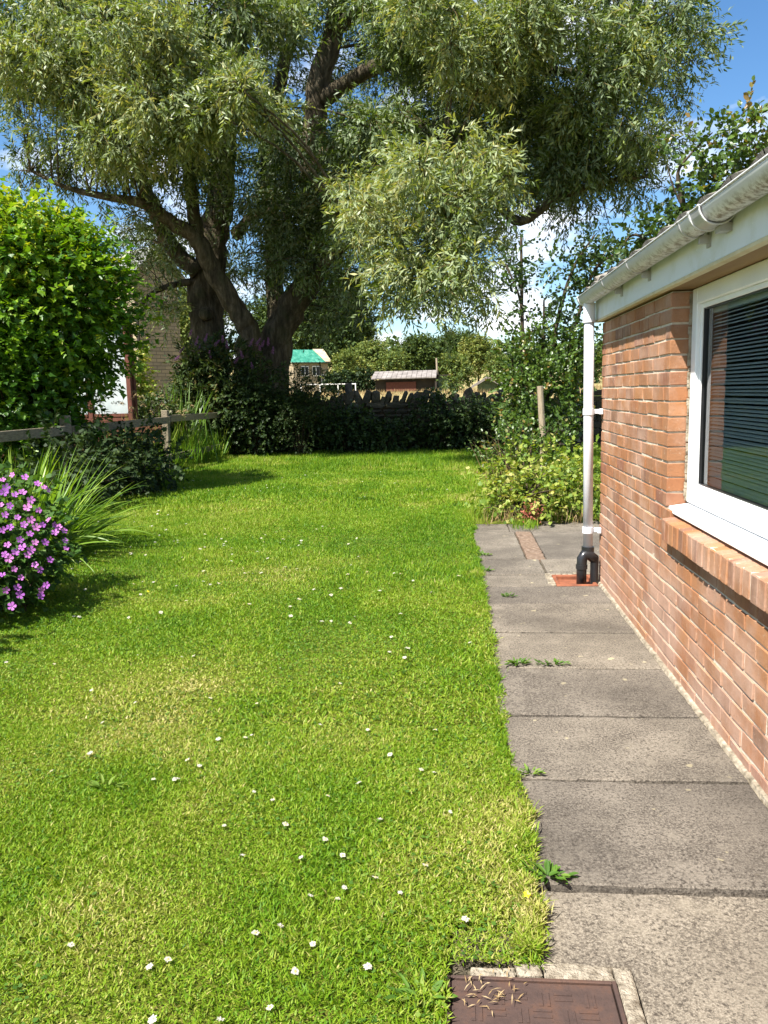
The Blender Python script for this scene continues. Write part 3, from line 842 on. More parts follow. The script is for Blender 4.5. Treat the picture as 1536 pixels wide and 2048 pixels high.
gk.box(FX + .026, FX + .05, q1 - w_, q1, r0_, r1_).box(FX + .026, FX + .05, q0, q0 + w_, r0_, r1_).box(FX + .026, FX + .05, q0 + w_, q1 - w_, r1_ - w_, r1_).box(FX + .026, FX + .05, q0 + w_, q1 - w_, r0_, r0_ + w_)
gk.build('gasket', M['black'], window)
pn = MB(); pn.v = [(FX + .038, q0 + .002, r0_ + .002), (FX + .038, q1 - .002, r0_ + .002), (FX + .038, q1 - .002, r1_ - .002), (FX + .038, q0 + .002, r1_ - .002)]; pn.f = [(0, 3, 2, 1)]
pn.build('pane', M['glass'], window)
sl = MB().hexa([(XW + .012, YO0 + .004, ZS + .004), (FX + .06, YO0 + .004, ZS + .004), (FX + .06, YO1 - .004, ZS + .004), (XW + .012, YO1 - .004, ZS + .004),
                (XW + .012, YO0 + .004, ZS + .034), (FX + .06, YO0 + .004, ZS + .054), (FX + .06, YO1 - .004, ZS + .054), (XW + .012, YO1 - .004, ZS + .034)])
sl.build('sill', M['upvc'], window, bevel=.004)
# crumbling pale mortar between frame and reveal
mb = MB(); z = ZS + .06
while z < ZH - .05:
    h = random.uniform(.02, .06); w_ = random.uniform(.006, .016)
    mb.box(FX - w_, FX + .01, YO1 - .011, YO1 + random.uniform(-.006, -.002), z, z + h - random.uniform(0, .008)); z += h
mb.build('reveal_mortar', M['mortar_pale'], house, bevel=.001)

# eaves: fascia, soffit strip, lintel
MB().box(XW - .045, XW - .020, -2.2, YC + .05, 1.872, 2.035).build('fascia', M['fascia'], house, bevel=.002)
MB().box(XW - .048, XW - .012, -2.2, YC + .052, 1.857, 1.8715).build('fascia_trim', M['trim'], house, bevel=.002)
MB().box(XW - .0115, XW + .245, -2.0, YO1 + .10, 1.858, 1.90).build('lintel', M['lintel'], house)
MB().box(XW - .0115, XW + .245, YO1 + .103, YC + .045, 1.858, 1.90).build('soffit', M['lintel'], house)
MB().box(XW - .02, XW + .03, YC + .012, YC + .05, 1.86, 2.03).build('fascia_end', M['trim'], house, bevel=.002)

# gutter: half-round with a rolled front lip
def gutter_mesh(y0, y1, r, cx, cz, t=.003, steps=14):
    mb = MB(); prof = []
    for i in range(steps + 1):
        a = math.pi + math.pi * i / steps
        prof.append((cx + r * math.cos(a), cz + r * math.sin(a)))
    inner = [(cx + (r - t) * math.cos(math.pi + math.pi * i / steps), cz + (r - t) * math.sin(math.pi + math.pi * i / steps)) for i in range(steps + 1)][::-1]
    loop = prof + inner
    n_ = len(loop)
    for y_ in (y0, y1):
        mb.v += [(a, y_, c) for a, c in loop]
    b0 = len(mb.v) - 2 * n_
    for i in range(n_):
        j = (i + 1) % n_
        mb.f.append((b0 + i, b0 + n_ + i, b0 + n_ + j, b0 + j))
    mb.f.append(tuple(b0 + i for i in range(n_))); mb.f.append(tuple(b0 + n_ + i for i in range(n_))[::-1])
    mb.tube([(cx - r, y0, cz), (cx - r, y1, cz)], .0045, 6)
    return mb
GX, GZ, GR = XW - .108, 2.035, .060
gut = gutter_mesh(-2.2, YC + .03, GR, GX, GZ).build('gutter', M['gutter'], house, smooth=True)
# stop end, brackets and union
gutter_mesh(YC + .032, YC + .075, GR + .004, GX, GZ, .0065).build('stop_end', M['gutter'], gut, smooth=True)
def half_disc(y, r):
    mb = MB(); K = 14
    pts = [(GX + r * math.cos(math.pi + math.pi * i / K), GZ + r * math.sin(math.pi + math.pi * i / K)) for i in range(K + 1)]
    mb.v = [(a, y, c) for a, c in pts] + [(a, y + .004, c) for a, c in pts]
    mb.f = [tuple(range(K + 1)), tuple(range(K + 1, 2 * K + 2))[::-1]] + [(i, K + 1 + i, K + 2 + i, i + 1) for i in range(K)]
    return mb
half_disc(YC + .076, GR + .004).build('end_cap', M['gutter'], gut)
def bracket(y, w, r=GR + .003):
    br = gutter_mesh(y - w / 2, y + w / 2, r, GX, GZ, .004)
    br.box(GX + .02, XW - .046, y - w / 2, y + w / 2, GZ - .085, GZ - .052)
    br.box(XW - .052, XW - .0455, y - .02, y + .02, GZ - .10, GZ - .03)
    br.build('bracket', M['bracket_shade_grey'], gut, smooth=False)
for y_ in (5.0, 4.32, 3.36, 2.3, 1.3, .3): bracket(y_, .022)
un = gutter_mesh(3.07, 3.19, GR + .006, GX, GZ, .005); un.box(GX + .02, XW - .046, 3.10, 3.16, GZ - .085, GZ - .055)
un.build('union', M['bracket_shade_grey'], gut, smooth=False)
for y_ in (3.062, 3.185): gutter_mesh(y_, y_ + .012, GR + .010, GX, GZ, .004).build('union_clip', M['gutter'], gut)

# downpipe
PX, PY = GX + .006, YC - .045
dp = MB().tube([(PX, PY, 1.93), (PX + .004, PY, 1.2), (PX + .012, PY, .235)], .0345, 20).build('downpipe', M['pipe'], house, smooth=False)
for p_ in dp.data.polygons: p_.use_smooth = len(p_.vertices) == 4
def collar(z0, z1, r, name='collar', mat='pipe', dx_=0):
    return MB().tube([(PX + dx_, PY, z0), (PX + dx_, PY, z1)], r, 20).build(name, M[mat], dp, bevel=0)
collar(1.86, 1.985, .040); collar(1.852, 1.872, .044)
for z, dx_ in ((1.235, .004), (.385, .010)):
    collar(z - .022, z + .022, .040, 'clip', dx_=dx_)
    c_ = MB().box(PX + .03, XW - .004, PY - .013, PY + .013, z - .016, z + .016).box(XW - .028, XW - .003, PY - .045, PY - .010, z - .02, z + .02)
    c_.build('clip_arm', M['pipe'], dp, bevel=.003)
# black elbow into the gully
sx0 = PX + .012
MB().tube([(sx0, PY, .262), (sx0, PY, .215)], .045, 18).build('socket', M['black'], dp)
el = MB()
el.tube([(sx0 + .05, PY - .02, .17), (sx0 + .005, PY - .02, .205), (sx0 - .03, PY - .025, .205), (sx0 - .045, PY - .03, .18), (sx0 - .048, PY - .03, .12), (sx0 - .048, PY - .03, -.05)], [.036, .038, .038, .038, .036, .036], 16)
o = el.build('shoe', M['black'], dp, smooth=True)
MB().tube([(sx0 - .048, PY - .03, .135), (sx0 - .048, PY - .03, .105)], .042, 16).build('shoe_ring', M['black'], dp)
MB().tube([(sx0 + .045, PY - .02, .19), (sx0 + .045, PY - .01, -.05)], .030, 14).build('waste_pipe', M['black'], dp)

# terracotta gully set into the paving
gu = empty('drain_gully', (.88, 5.72, 0), label='square terracotta drain gully under the downpipe', category='drain')
mb = MB()
for (a, b_, c, d_) in ((.735, 1.03, 5.695, 5.725), (.735, 1.03, 5.99, 6.03), (.735, .765, 5.725, 5.99), (1.0, 1.03, 5.725, 5.99)):
    mb.box(a, b_, c, d_, -.12, .006)
mb.build('rim', M['terracotta'], gu, bevel=.006)
MB().box(.765, 1.0, 5.725, 5.99, -.11, -.024).build('bowl', M['terracotta'], gu)
mb = MB()
for i in range(9):
    a = .725 + random.uniform(-.035, .0); y0 = 5.70 + i * .042
    mb.box(a - .012, .733, y0, y0 + .038, -.03, random.uniform(.004, .014))
for i in range(7):
    a = .73 + i * .043
    mb.box(a, a + .038, 6.032, 6.05 + random.uniform(0, .03), -.03, random.uniform(.004, .014))
mb.build('mortar_collar', M['mortar_pale'], gu, bevel=.003)

# roof: low pitch with rows of interlocking tiles
roof = MB().hexa([(XW - .075, -2.2, 2.052), (3.3, -2.2, 2.90), (3.3, YC + .04, 2.90), (XW - .075, YC + .04, 2.052), (XW - .075, -2.2, 2.066), (3.3, -2.2, 2.914), (3.3, YC + .04, 2.914), (XW - .075, YC + .04, 2.066)]).build('roof', M['tile'], house)
tm = MB()
ww, ll = .296, .40
seg = 8
for s_ in (0, 1):
    for i in range(seg + 1):
        yy = -ww / 2 + ww * i / seg
        h = .018 * (math.cos(2 * math.pi * i / seg) * .5 + .5)
        for x_, dz in ((0, .024), (ll, .002)):
            tm.v.append((x_, yy, h + dz - (.016 if s_ else 0)))
for i in range(seg):
    a = i * 2; o_ = (seg + 1) * 2
    tm.f += [(a, a + 1, a + 3, a + 2), (o_ + a, o_ + a + 2, o_ + a + 3, o_ + a + 1), (a, a + 2, o_ + a + 2, o_ + a)]
tile = tm.mesh('tile', M['tile'])
ang = math.atan2(.848, 3.3 - XW + .075)
for r_ in range(4):
    for c_ in range(14):
        o = link('tile', tile, roof)
        s_ = -.03 + r_ * .33
        o.location = (XW - .075 + s_ * math.cos(ang), YC - .10 - c_ * .298, 2.07 + s_ * math.sin(ang))
        o.rotation_euler = (0, -ang + random.gauss(0, .006), random.gauss(0, .006))
# mortar-bedded verge tiles at the far end
mb = MB()
for i in range(6):
    s_ = .03 + i * .36
    p = Vector((XW - .075 + s_ * math.cos(ang), YC - .03, 2.095 + s_ * math.sin(ang)))
    mb.tube([p, p + Vector((.34 * math.cos(ang), 0, .34 * math.sin(ang) + .006))], [.062, .055], 10)
mb.build('verge', M['tile'], roof, bevel=0)

# blind inside the window
bl = empty('venetian_blind', (FX + .14, 3.0, ZS), label='pale venetian blind hanging behind the window glass', category='blind')
sm = MB()
K = 4; yl0, yl1 = q0 + .0, q1 - .0
for y_ in (yl0, yl1):
    for i in range(K + 1):
        t = i / K - .5
        sm.v.append((t * .018, y_, t * .0098 + .0018 * (1 - 4 * t * t)))
for i in range(K): sm.f.append((i, i + 1, K + 2 + i, K + 1 + i))
slat = sm.mesh('slat', M['slat'])
z = r1_ - .04
while z > r0_ - .02:
    o = link('slat', slat, bl); o.location = (FX + .078, 0, z); o.rotation_euler = (random.gauss(0, .0004), random.gauss(0, .012), 0)
    z -= .0165
MB().box(FX + .066, FX + .092, yl0, yl1, r1_ - .025, r1_ + .01).build('head_rail', M['slat'], bl, bevel=.002)
for y_ in (yl1 - .22, yl1 - .95, yl1 - 1.6):
    MB().tube([(FX + .063, y_, r1_), (FX + .063, y_, r0_)], .0012, 4).build('cord', M['white_paint'], bl)

# ------------------------------------------------------------------ the big willow
def smooth_line(pts, n=6):
    """Catmull-Rom through (Vector, radius) pairs."""
    out = []
    P = [pts[0]] + list(pts) + [pts[-1]]
    for i in range(1, len(P) - 2):
        for k in range(n):
            t = k / n
            a, b_, c, d_ = (P[i - 1][0], P[i][0], P[i + 1][0], P[i + 2][0])
            p = .5 * ((2 * b_) + (c - a) * t + (2 * a - 5 * b_ + 4 * c - d_) * t * t + (-a + 3 * b_ - 3 * c + d_) * t ** 3)
            out.append((p, P[i][1] * (1 - t) + P[i + 1][1] * t))
    out.append(pts[-1])
    return out

def limb(mb, pts, n=10, k=6, wob=.12):
    line = smooth_line(pts, k)
    mb.tube([p + Vector((random.gauss(0, r * .10), random.gauss(0, r * .10), 0)) for p, r in line], [r for p, r in line], n, True, wob)
    return line

wt = empty('willow_tree', (-6.1, 21.0, 0), label='large old many-stemmed willow tree with silvery leaves beyond the fence', category='tree')
tk = MB(); nodes = []
def L_(spec, Y0=21.0, n=10):
    """spec: (px, py, dY, width in photo px)"""
    pts = [(at(px, py, Y0 + dY), max(.012, w * .41 * (Y0 + dY) / FPX)) for px, py, dY, w in spec]
    line = limb(tk, pts, n)
    nodes.extend(line)
    return line
L_([(432, 905, 0, 150), (425, 800, 0, 105), (415, 690, .1, 86), (412, 600, .2, 76), (428, 480, .3, 70), (442, 380, .3, 64), (452, 270, .2, 52), (462, 150, 0, 42), (488, 20, -.2, 34), (500, -160, -.3, 20), (505, -330, -.3, 8)], n=14)
L_([(500, 905, -.4, 130), (490, 760, -.4, 75), (497, 670, -.6, 56), (478, 630, -.8, 48), (428, 545, -1.1, 46), (395, 480, -1.3, 42), (345, 445, -1.6, 34), (290, 408, -2.0, 26), (205, 392, -2.2, 18), (130, 374, -2.4, 12), (60, 340, -2.6, 6)])
L_([(398, 545, -.1, 44), (340, 490, -.3, 40), (310, 420, -.6, 34), (272, 330, -1.2, 28), (240, 250, -1.8, 22), (200, 150, -2.4, 16), (150, 40, -3, 10)])
L_([(395, 480, -1.3, 34), (385, 400, -1.5, 30), (375, 300, -2.0, 26), (380, 200, -2.8, 20), (390, 90, -3.4, 12)])
L_([(545, 905, .3, 140), (540, 760, .3, 90), (560, 660, .2, 74), (600, 592, .1, 66), (632, 520, 0, 62), (628, 420, 0, 60), (622, 300, -.1, 58), (638, 180, -.3, 54), (665, 60, -.5, 44), (690, -80, -.7, 30), (700, -260, -.8, 12)], n=14)
L_([(560, 680, .3, 54), (548, 560, .8, 44), (545, 420, 1.0, 38), (535, 300, .9, 34), (560, 160, .6, 30), (598, 20, .3, 24), (620, -140, 0, 14)])
L_([(470, 470, .2, 30), (500, 438, -.2, 22), (545, 420, -.6, 16), (590, 400, -1.0, 9)])
L_([(610, 575, .1, 40), (660, 520, -1.5, 28), (705, 488, -3.2, 22), (770, 530, -4.8, 17), (830, 580, -5.8, 12), (900, 612, -6.4, 6)])
L_([(632, 480, 0, 40), (700, 380, -1.2, 34), (790, 330, -2.6, 28), (870, 350, -4.2, 20), (930, 400, -5.4, 12), (960, 480, -6, 6)])
L_([(630, 330, -.1, 42), (730, 260, -.8, 38), (850, 255, -1.4, 34), (950, 330, -2.0, 28), (1030, 440, -2.6, 22), (1110, 400, -3.0, 18), (1200, 366, -3.3, 13), (1300, 352, -3.6, 6)])
L_([(645, 200, -.3, 40), (760, 130, -1.4, 34), (900, 110, -2.6, 28), (1040, 130, -3.4, 22), (1180, 150, -3.8, 16), (1300, 150, -4.0, 8)])
L_([(670, 60, -.5, 34), (800, -20, -1.4, 28), (960, -20, -2.4, 22), (1120, 20, -3.0, 16), (1290, 30, -3.4, 8)])
L_([(440, 370, .2, 34), (370, 300, -.4, 28), (280, 240, -1.0, 22), (180, 215, -1.6, 18), (90, 205, -2.0, 13), (10, 190, -2.4, 7)])
L_([(460, 160, 0, 30), (380, 70, -1.5, 24), (270, 20, -2.8, 18), (140, -10, -3.6, 10)])
L_([(400, 560, 0, 20), (330, 575, -.4, 14), (290, 600, -.8, 9), (280, 640, -1, 5)], n=7)

# clumps: photo x, y, distance, half-width, half-height (photo px), density, tint (painted light and shade)
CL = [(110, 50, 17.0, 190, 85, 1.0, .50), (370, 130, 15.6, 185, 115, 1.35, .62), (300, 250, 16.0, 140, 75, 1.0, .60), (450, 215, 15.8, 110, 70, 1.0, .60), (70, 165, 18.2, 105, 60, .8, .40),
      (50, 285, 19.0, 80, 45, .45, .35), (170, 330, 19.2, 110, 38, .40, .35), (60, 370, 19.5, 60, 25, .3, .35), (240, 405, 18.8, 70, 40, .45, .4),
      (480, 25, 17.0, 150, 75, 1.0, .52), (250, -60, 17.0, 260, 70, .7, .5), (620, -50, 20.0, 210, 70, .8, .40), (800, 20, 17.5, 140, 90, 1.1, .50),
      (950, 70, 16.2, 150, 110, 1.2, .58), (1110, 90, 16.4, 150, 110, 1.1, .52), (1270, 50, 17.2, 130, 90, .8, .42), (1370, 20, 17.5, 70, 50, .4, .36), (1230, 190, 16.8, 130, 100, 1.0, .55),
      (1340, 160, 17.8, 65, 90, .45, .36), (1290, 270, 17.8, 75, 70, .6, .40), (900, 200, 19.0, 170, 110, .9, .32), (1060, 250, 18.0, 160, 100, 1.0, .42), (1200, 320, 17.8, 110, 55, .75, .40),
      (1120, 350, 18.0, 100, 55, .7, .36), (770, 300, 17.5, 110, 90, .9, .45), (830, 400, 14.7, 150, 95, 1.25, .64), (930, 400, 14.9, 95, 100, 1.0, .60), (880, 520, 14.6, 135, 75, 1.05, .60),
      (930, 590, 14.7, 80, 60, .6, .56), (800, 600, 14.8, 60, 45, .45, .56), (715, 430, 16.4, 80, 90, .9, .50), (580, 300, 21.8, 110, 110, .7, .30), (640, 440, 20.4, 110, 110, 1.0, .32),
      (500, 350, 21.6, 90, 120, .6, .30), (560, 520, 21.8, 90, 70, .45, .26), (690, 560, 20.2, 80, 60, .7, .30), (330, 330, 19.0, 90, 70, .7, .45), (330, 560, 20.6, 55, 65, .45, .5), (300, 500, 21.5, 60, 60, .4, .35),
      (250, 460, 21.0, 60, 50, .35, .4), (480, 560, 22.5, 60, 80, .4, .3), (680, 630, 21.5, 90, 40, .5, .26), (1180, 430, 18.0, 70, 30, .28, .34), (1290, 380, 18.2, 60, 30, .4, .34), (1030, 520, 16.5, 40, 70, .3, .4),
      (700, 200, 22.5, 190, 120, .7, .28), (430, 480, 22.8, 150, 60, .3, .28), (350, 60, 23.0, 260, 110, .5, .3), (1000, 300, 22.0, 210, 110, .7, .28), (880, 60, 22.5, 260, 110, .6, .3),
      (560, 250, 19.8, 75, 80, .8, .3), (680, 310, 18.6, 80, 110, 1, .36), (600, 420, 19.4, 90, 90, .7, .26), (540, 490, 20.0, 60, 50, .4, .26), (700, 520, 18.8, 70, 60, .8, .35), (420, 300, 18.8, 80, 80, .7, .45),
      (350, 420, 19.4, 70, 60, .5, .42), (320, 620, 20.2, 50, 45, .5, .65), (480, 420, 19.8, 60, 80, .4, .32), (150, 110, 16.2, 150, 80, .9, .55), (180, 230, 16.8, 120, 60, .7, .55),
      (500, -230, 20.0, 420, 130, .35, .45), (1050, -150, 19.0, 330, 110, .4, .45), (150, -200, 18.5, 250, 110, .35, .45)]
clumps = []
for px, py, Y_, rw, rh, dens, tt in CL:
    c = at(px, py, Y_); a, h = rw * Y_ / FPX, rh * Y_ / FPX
    if Y_ < 16.6: tt = min(1, tt + .13)  # front masses painted lighter, as sunlit leaves
    # each mass is several loose tufts, so its outline breaks up
    k_ = 13 if rw > 90 else 7
    clumps.append((c, (a * .7, min(a, 1.5) * .8, h * .7), dens * .22, tt))
    for j in range(k_):
        th = random.uniform(0, 6.283); rr = random.uniform(.25, .92)
        cc = c + Vector((a * rr * math.cos(th), random.uniform(-.8, .8), h * rr * math.sin(th)))
        s_ = random.uniform(.17, .33)
        clumps.append((cc, (a * s_, min(a, 1.2) * .6, h * s_ * 1.1), dens * 1.5, min(1, max(0, tt + random.uniform(-.12, .12)))))
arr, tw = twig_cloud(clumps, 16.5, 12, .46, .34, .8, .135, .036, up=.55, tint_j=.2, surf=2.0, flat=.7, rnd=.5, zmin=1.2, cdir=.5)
nodeP = np.array([p[:] for p, r in nodes]); nodeR = np.array([r for p, r in nodes])
for c, r, dens, tt in clumps:
    cv = np.array(c)
    dd = np.linalg.norm(nodeP - cv, axis=1) + np.maximum(0, nodeP[:, 2] - cv[2]) * .6
    j = int(dd.argmin())
    s = Vector(nodeP[j]); e = Vector(cv)
    r0 = min(nodeR[j] * .5, .010 + .007 * (e - s).length)
    mid = (s + e) * .5 + Vector((random.gauss(0, .12), random.gauss(0, .12), .12 * (e - s).length))
    if (e - s).length > .3:
        limb(tk, [(s, r0), (mid, r0 * .75), (e, r0 * .45)], 5, 4, .05)
    for q in range(2):
        u = rvec(1)[0]; f = Vector(cv + u * np.array(r) * .9)
        limb(tk, [(e, r0 * .42), ((e + f) * .5 + Vector((0, 0, .12)), r0 * .3), (f, .004)], 4, 2, 0)
o = tk.build('trunk', M['bark'], wt, smooth=True)
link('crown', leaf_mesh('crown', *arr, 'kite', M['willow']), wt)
link('twigs', twig_mesh('twigs', tw[::4], .0045, M['twig_yellow']), wt, kind='stuff')
# sawn branch stub with a pale ring on the left stem
p = at(408, 628, 20.55)
MB().tube([p + Vector((0, .25, 0)), p, p + Vector((.01, -.05, 0))], [.17, .15, .11], 12, True, .1).build('stub', M['bark'], wt, smooth=True)

# ------------------------------------------------------------------ shrubs and small trees
def shrub(name, label, cat, base, clumps, stems, per_m2, leaves, tlen, droop, outw, L, W, kind, mat, group=None, twigs=.4, twr=.003, stemr=.02, stemmat='bark_thin', **kw):
    e = empty(name, base, label=label, category=cat, group=group)
    arr, tw = twig_cloud(clumps, per_m2, leaves, tlen, droop, outw, L, W, **kw)
    link('foliage', leaf_mesh('foliage', *arr, kind, M[mat]), e)
    mb = MB(); b0 = Vector(base)
    for c, r, d, t in clumps:
        c = Vector(c)
        for q in range(stems):
            s = b0 + Vector((random.uniform(-.12, .12), random.uniform(-.12, .12), -.05))
            u = rvec(1)[0]; f = c + Vector(u * np.array(r) * .8)
            if f.z < .05: f.z = .05
            limb(mb, [(s, stemr), ((s + f) * .5 + Vector((random.gauss(0, .06), random.gauss(0, .06), .1)), stemr * .7), (f, stemr * .2)], 5, 4, 0)
    if twigs > 0 and len(tw):
        k = max(1, int(1 / twigs))
        link('twigs', twig_mesh('twigs', tw[::k], twr, M[stemmat]), e, kind='stuff')
    mb.build('stems', M[stemmat], e, smooth=True)
    return e

# bright lobed-leaf shrub rising over the fence, top left; tints paint a lit top and shaded foot
shrub('leafy_shrub', 'tall rounded bright green shrub with lobed leaves leaning over the fence', 'shrub', (-6.3, 11.6, 0),
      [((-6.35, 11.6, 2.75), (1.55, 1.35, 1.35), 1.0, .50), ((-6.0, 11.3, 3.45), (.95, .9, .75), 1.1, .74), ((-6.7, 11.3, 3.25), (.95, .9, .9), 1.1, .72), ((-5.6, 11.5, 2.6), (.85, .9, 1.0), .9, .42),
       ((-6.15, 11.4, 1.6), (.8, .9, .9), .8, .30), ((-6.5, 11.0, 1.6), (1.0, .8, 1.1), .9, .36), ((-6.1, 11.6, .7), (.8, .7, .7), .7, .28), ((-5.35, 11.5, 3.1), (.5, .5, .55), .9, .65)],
      4, 82, 7, .30, .05, .8, .090, .082, 'lobe3', 'shrub_leaf', up=.9, tint_j=.26, surf=3.0, flat=.55)
# shade-giving shrub continuing the border, just outside the picture
shrub('border_shrub', 'green border shrub at the left edge beside the purple geranium', 'shrub', (-3.75, 3.7, 0),
      [((-3.75, 3.7, .75), (.62, .7, .75), 1, .4), ((-3.9, 4.5, .9), (.55, .6, .85), 1, .4)], 4, 60, 6, .25, .1, .8, .07, .06, 'oval', 'geranium_leaf', up=.9, surf=3.0)
shrub('shaded_low_shrub', 'low dark currant-like shrub in front of the fence beyond the strap leaves', 'shrub', (-4.75, 11.6, 0),
      [((-4.75, 11.6, .42), (.65, .75, .45), 1, .35), ((-4.9, 10.8, .45), (.5, .6, .5), 1, .3), ((-5.1, 12.4, .5), (.5, .6, .55), .8, .4), ((-4.9, 9.7, .5), (.5, .6, .5), 1, .3)], 3, 50, 7, .25, .1, .8, .07, .06, 'lobed', 'dark_leaf', up=.9, surf=2.6)  # dark leaf colour stands in for the tall shrub's shade

# strap-leaved clump: every arching leaf is its own part
sc_ = empty('strap_leaf_plant', (-4.0, 7.0, 0), label='clump of long arching yellow-green strap leaves behind the purple geranium', category='plant')
def strap(base, az, L, lift, w, droop, tint):
    K = 9; V = []; p = Vector(base); d = Vector((math.cos(az) * math.cos(lift), math.sin(az) * math.cos(lift), math.sin(lift)))
    side = Vector((-math.sin(az), math.cos(az), 0)); T = []
    side = (side + Vector((random.gauss(0, .35), random.gauss(0, .35), random.gauss(0, .3)))).normalized()
    for i in range(K + 1):
        t = i / K
        ww = w * (1 - t ** 2.2) ** .8 * (.7 + .3 * min(1, t * 4)) + .0008
        up_ = side.cross(d).normalized()
        V += [tuple(p - side * ww / 2 + up_ * ww * .16), tuple(p), tuple(p + side * ww / 2 + up_ * ww * .16)]
        p = p + d * (L / K)
        d = (d + Vector((0, 0, -droop * (.3 + t)))).normalized()
    F = []
    for i in range(K):
        a = i * 3
        F += [(a, a + 1, a + 4, a + 3), (a + 1, a + 2, a + 5, a + 4)]
    me = bpy.data.meshes.new('leaf'); me.from_pydata(V, [], F); me.materials.append(M['strap_leaf'])
    at_ = me.attributes.new('tint', 'FLOAT', 'POINT'); at_.data.foreach_set('value', [tint] * len(V))
    me.polygons.foreach_set('use_smooth', [True] * len(me.polygons))
    return me
for i in range(299):
    a = random.gauss(-.35, 1.25)
    r = random.uniform(0, .5)
    bx, by = -4.02 + r * math.cos(a) * .9, 6.95 + r * math.sin(a) * 1.0
    lift = random.uniform(.3, 1.35)
    link('leaf', strap((bx, by, 0), a, random.uniform(.7, 1.15), lift, random.uniform(.026, .044), random.uniform(.05, .2), min(1, max(0, random.gauss(.5, .25)))), sc_)

# purple cranesbill geranium
ge = shrub('geranium_plant', 'mound of cranesbill geranium covered in purple-pink flowers at the lawn edge', 'plant', (-2.95, 5.1, 0),
           [((-3.12, 5.15, .42), (.44, .5, .40), 1, .4), ((-2.98, 4.85, .30), (.30, .32, .28), 1, .4), ((-3.2, 5.4, .52), (.36, .36, .36), 1, .5)], 6, 130, 5, .12, .1, .8, .048, .046, 'lobed', 'geranium_leaf', up=1.0, surf=3.0, twigs=.5, twr=.0016, stemr=.006)
def flower_mesh(seed):
    r = random.Random(seed); mb = MB()
    for k in range(5):
        a = 2 * math.pi * k / 5 + r.uniform(-.1, .1); ca, sa = math.cos(a), math.sin(a); cup = r.uniform(.15, .4); L = r.uniform(.9, 1.05)
        pts = [(.06, 0, 0), (.5, -.28, cup * .5), (.85, -.34, cup * .8), (1.0, 0, cup * .85), (.85, .34, cup * .8), (.5, .28, cup * .5)]
        b0 = len(mb.v)
        mb.v += [((x * ca - y * sa) * L, (x * sa + y * ca) * L, z) for x, y, z in pts]
        mb.f += [(b0, b0 + 1, b0 + 2, b0 + 3), (b0, b0 + 3, b0 + 4, b0 + 5)]
    return mb.mesh('flower', M['petal'])
fl = [flower_mesh(i) for i in range(6)]
fpx = [(5, 960), (12, 975), (50, 955), (25, 950), (62, 1000), (75, 968), (88, 975), (8, 985), (30, 990), (45, 985), (95, 980), (20, 1012), (55, 1015), (78, 1020), (10, 1030), (35, 1035), (62, 1040), (48, 1050), (72, 1055),
       (20, 1055), (5, 1060), (85, 1050), (108, 1050), (118, 1055), (128, 1062), (110, 1065), (130, 1082), (132, 1097), (60, 1068), (40, 1080), (70, 1085), (15, 1090), (45, 1095), (30, 1105), (62, 1100), (10, 1110), (18, 1117),
       (70, 1130), (80, 1140), (42, 1155), (35, 1175), (40, 1190), (82, 1180), (93, 1170), (82, 1192), (28, 1138), (5, 1150), (24, 1213), (12, 1180), (98, 1040), (55, 1110), (2, 1010), (90, 1085), (100, 1120)]
gloc = Matrix.Translation(-Vector(ge.location))
stalks = MB()
for i, (px, py) in enumerate(fpx):
    # stand each flower just above the mound's leafy surface
    r_ = (at(px, py, 1.0) - Vector((0, 0, CAM_H)))
    best = None
    for s in np.arange(4.2, 5.7, .01):
        p = Vector((0, 0, CAM_H)) + r_ * float(s)
        if ((p.x + 3.06) / .60) ** 2 + ((p.y - 5.1) / .70) ** 2 + (max(p.z - .25, 0) / .68) ** 2 < 1: best = p; break
    if best is None: best = Vector((0, 0, CAM_H)) + r_ * 4.95
    o = bpy.data.objects.new('flower', fl[i % 6]); COL.objects.link(o); o.parent = ge; o.matrix_parent_inverse = gloc
    o.location = best
    nrm_ = (Vector((best.x + 2.98, best.y - 5.1, .0)) + Vector((.15, -.35, .5)) + Vector((random.gauss(0, .25), random.gauss(0, .25), random.gauss(0, .2)))).normalized()
    o.rotation_mode = 'QUATERNION'; o.rotation_quaternion = nrm_.to_track_quat('Z', 'Y')
    s_ = random.uniform(.020, .030); o.scale = (s_, s_, s_)
    q = Vector((-2.98, 5.15, .2)).lerp(best, .55)
    stalks.tube([q, (q + best) * .5 + Vector((0, 0, .03)), best], .0015, 4, False)
stalks.build('flower_stalks', M['geranium_leaf'], ge)

# ------------------------------------------------------------------ post and rail fence
fe = empty('post_and_rail_fence', (FENCE_X, 14, 0), label='weathered grey post and rail fence along the left of the lawn', category='fence')
for i, y_ in enumerate((7.0, 10.95, 14.95, 18.9)):
    o = MB().box(FENCE_X - .06, FENCE_X + .06, y_ - .06, y_ + .06, -.1, 1.16 + random.uniform(-.02, .04)).build('post', M['wood_grey'], fe, bevel=.008)
for zc, hgt in ((1.0, .13), (.28, .11)):
    for y0_, y1_ in ((7.0, 10.95), (10.95, 14.95), (14.95, 18.9)):
        dz0, dz1 = random.uniform(-.025, .025), random.uniform(-.025, .025)
        MB().bar((FENCE_X + .082, y0_ + .02, zc + dz0), (FENCE_X + .082, y1_ - .02, zc + dz1), .038, hgt).build('rail', M['wood_grey'], fe, bevel=.005)

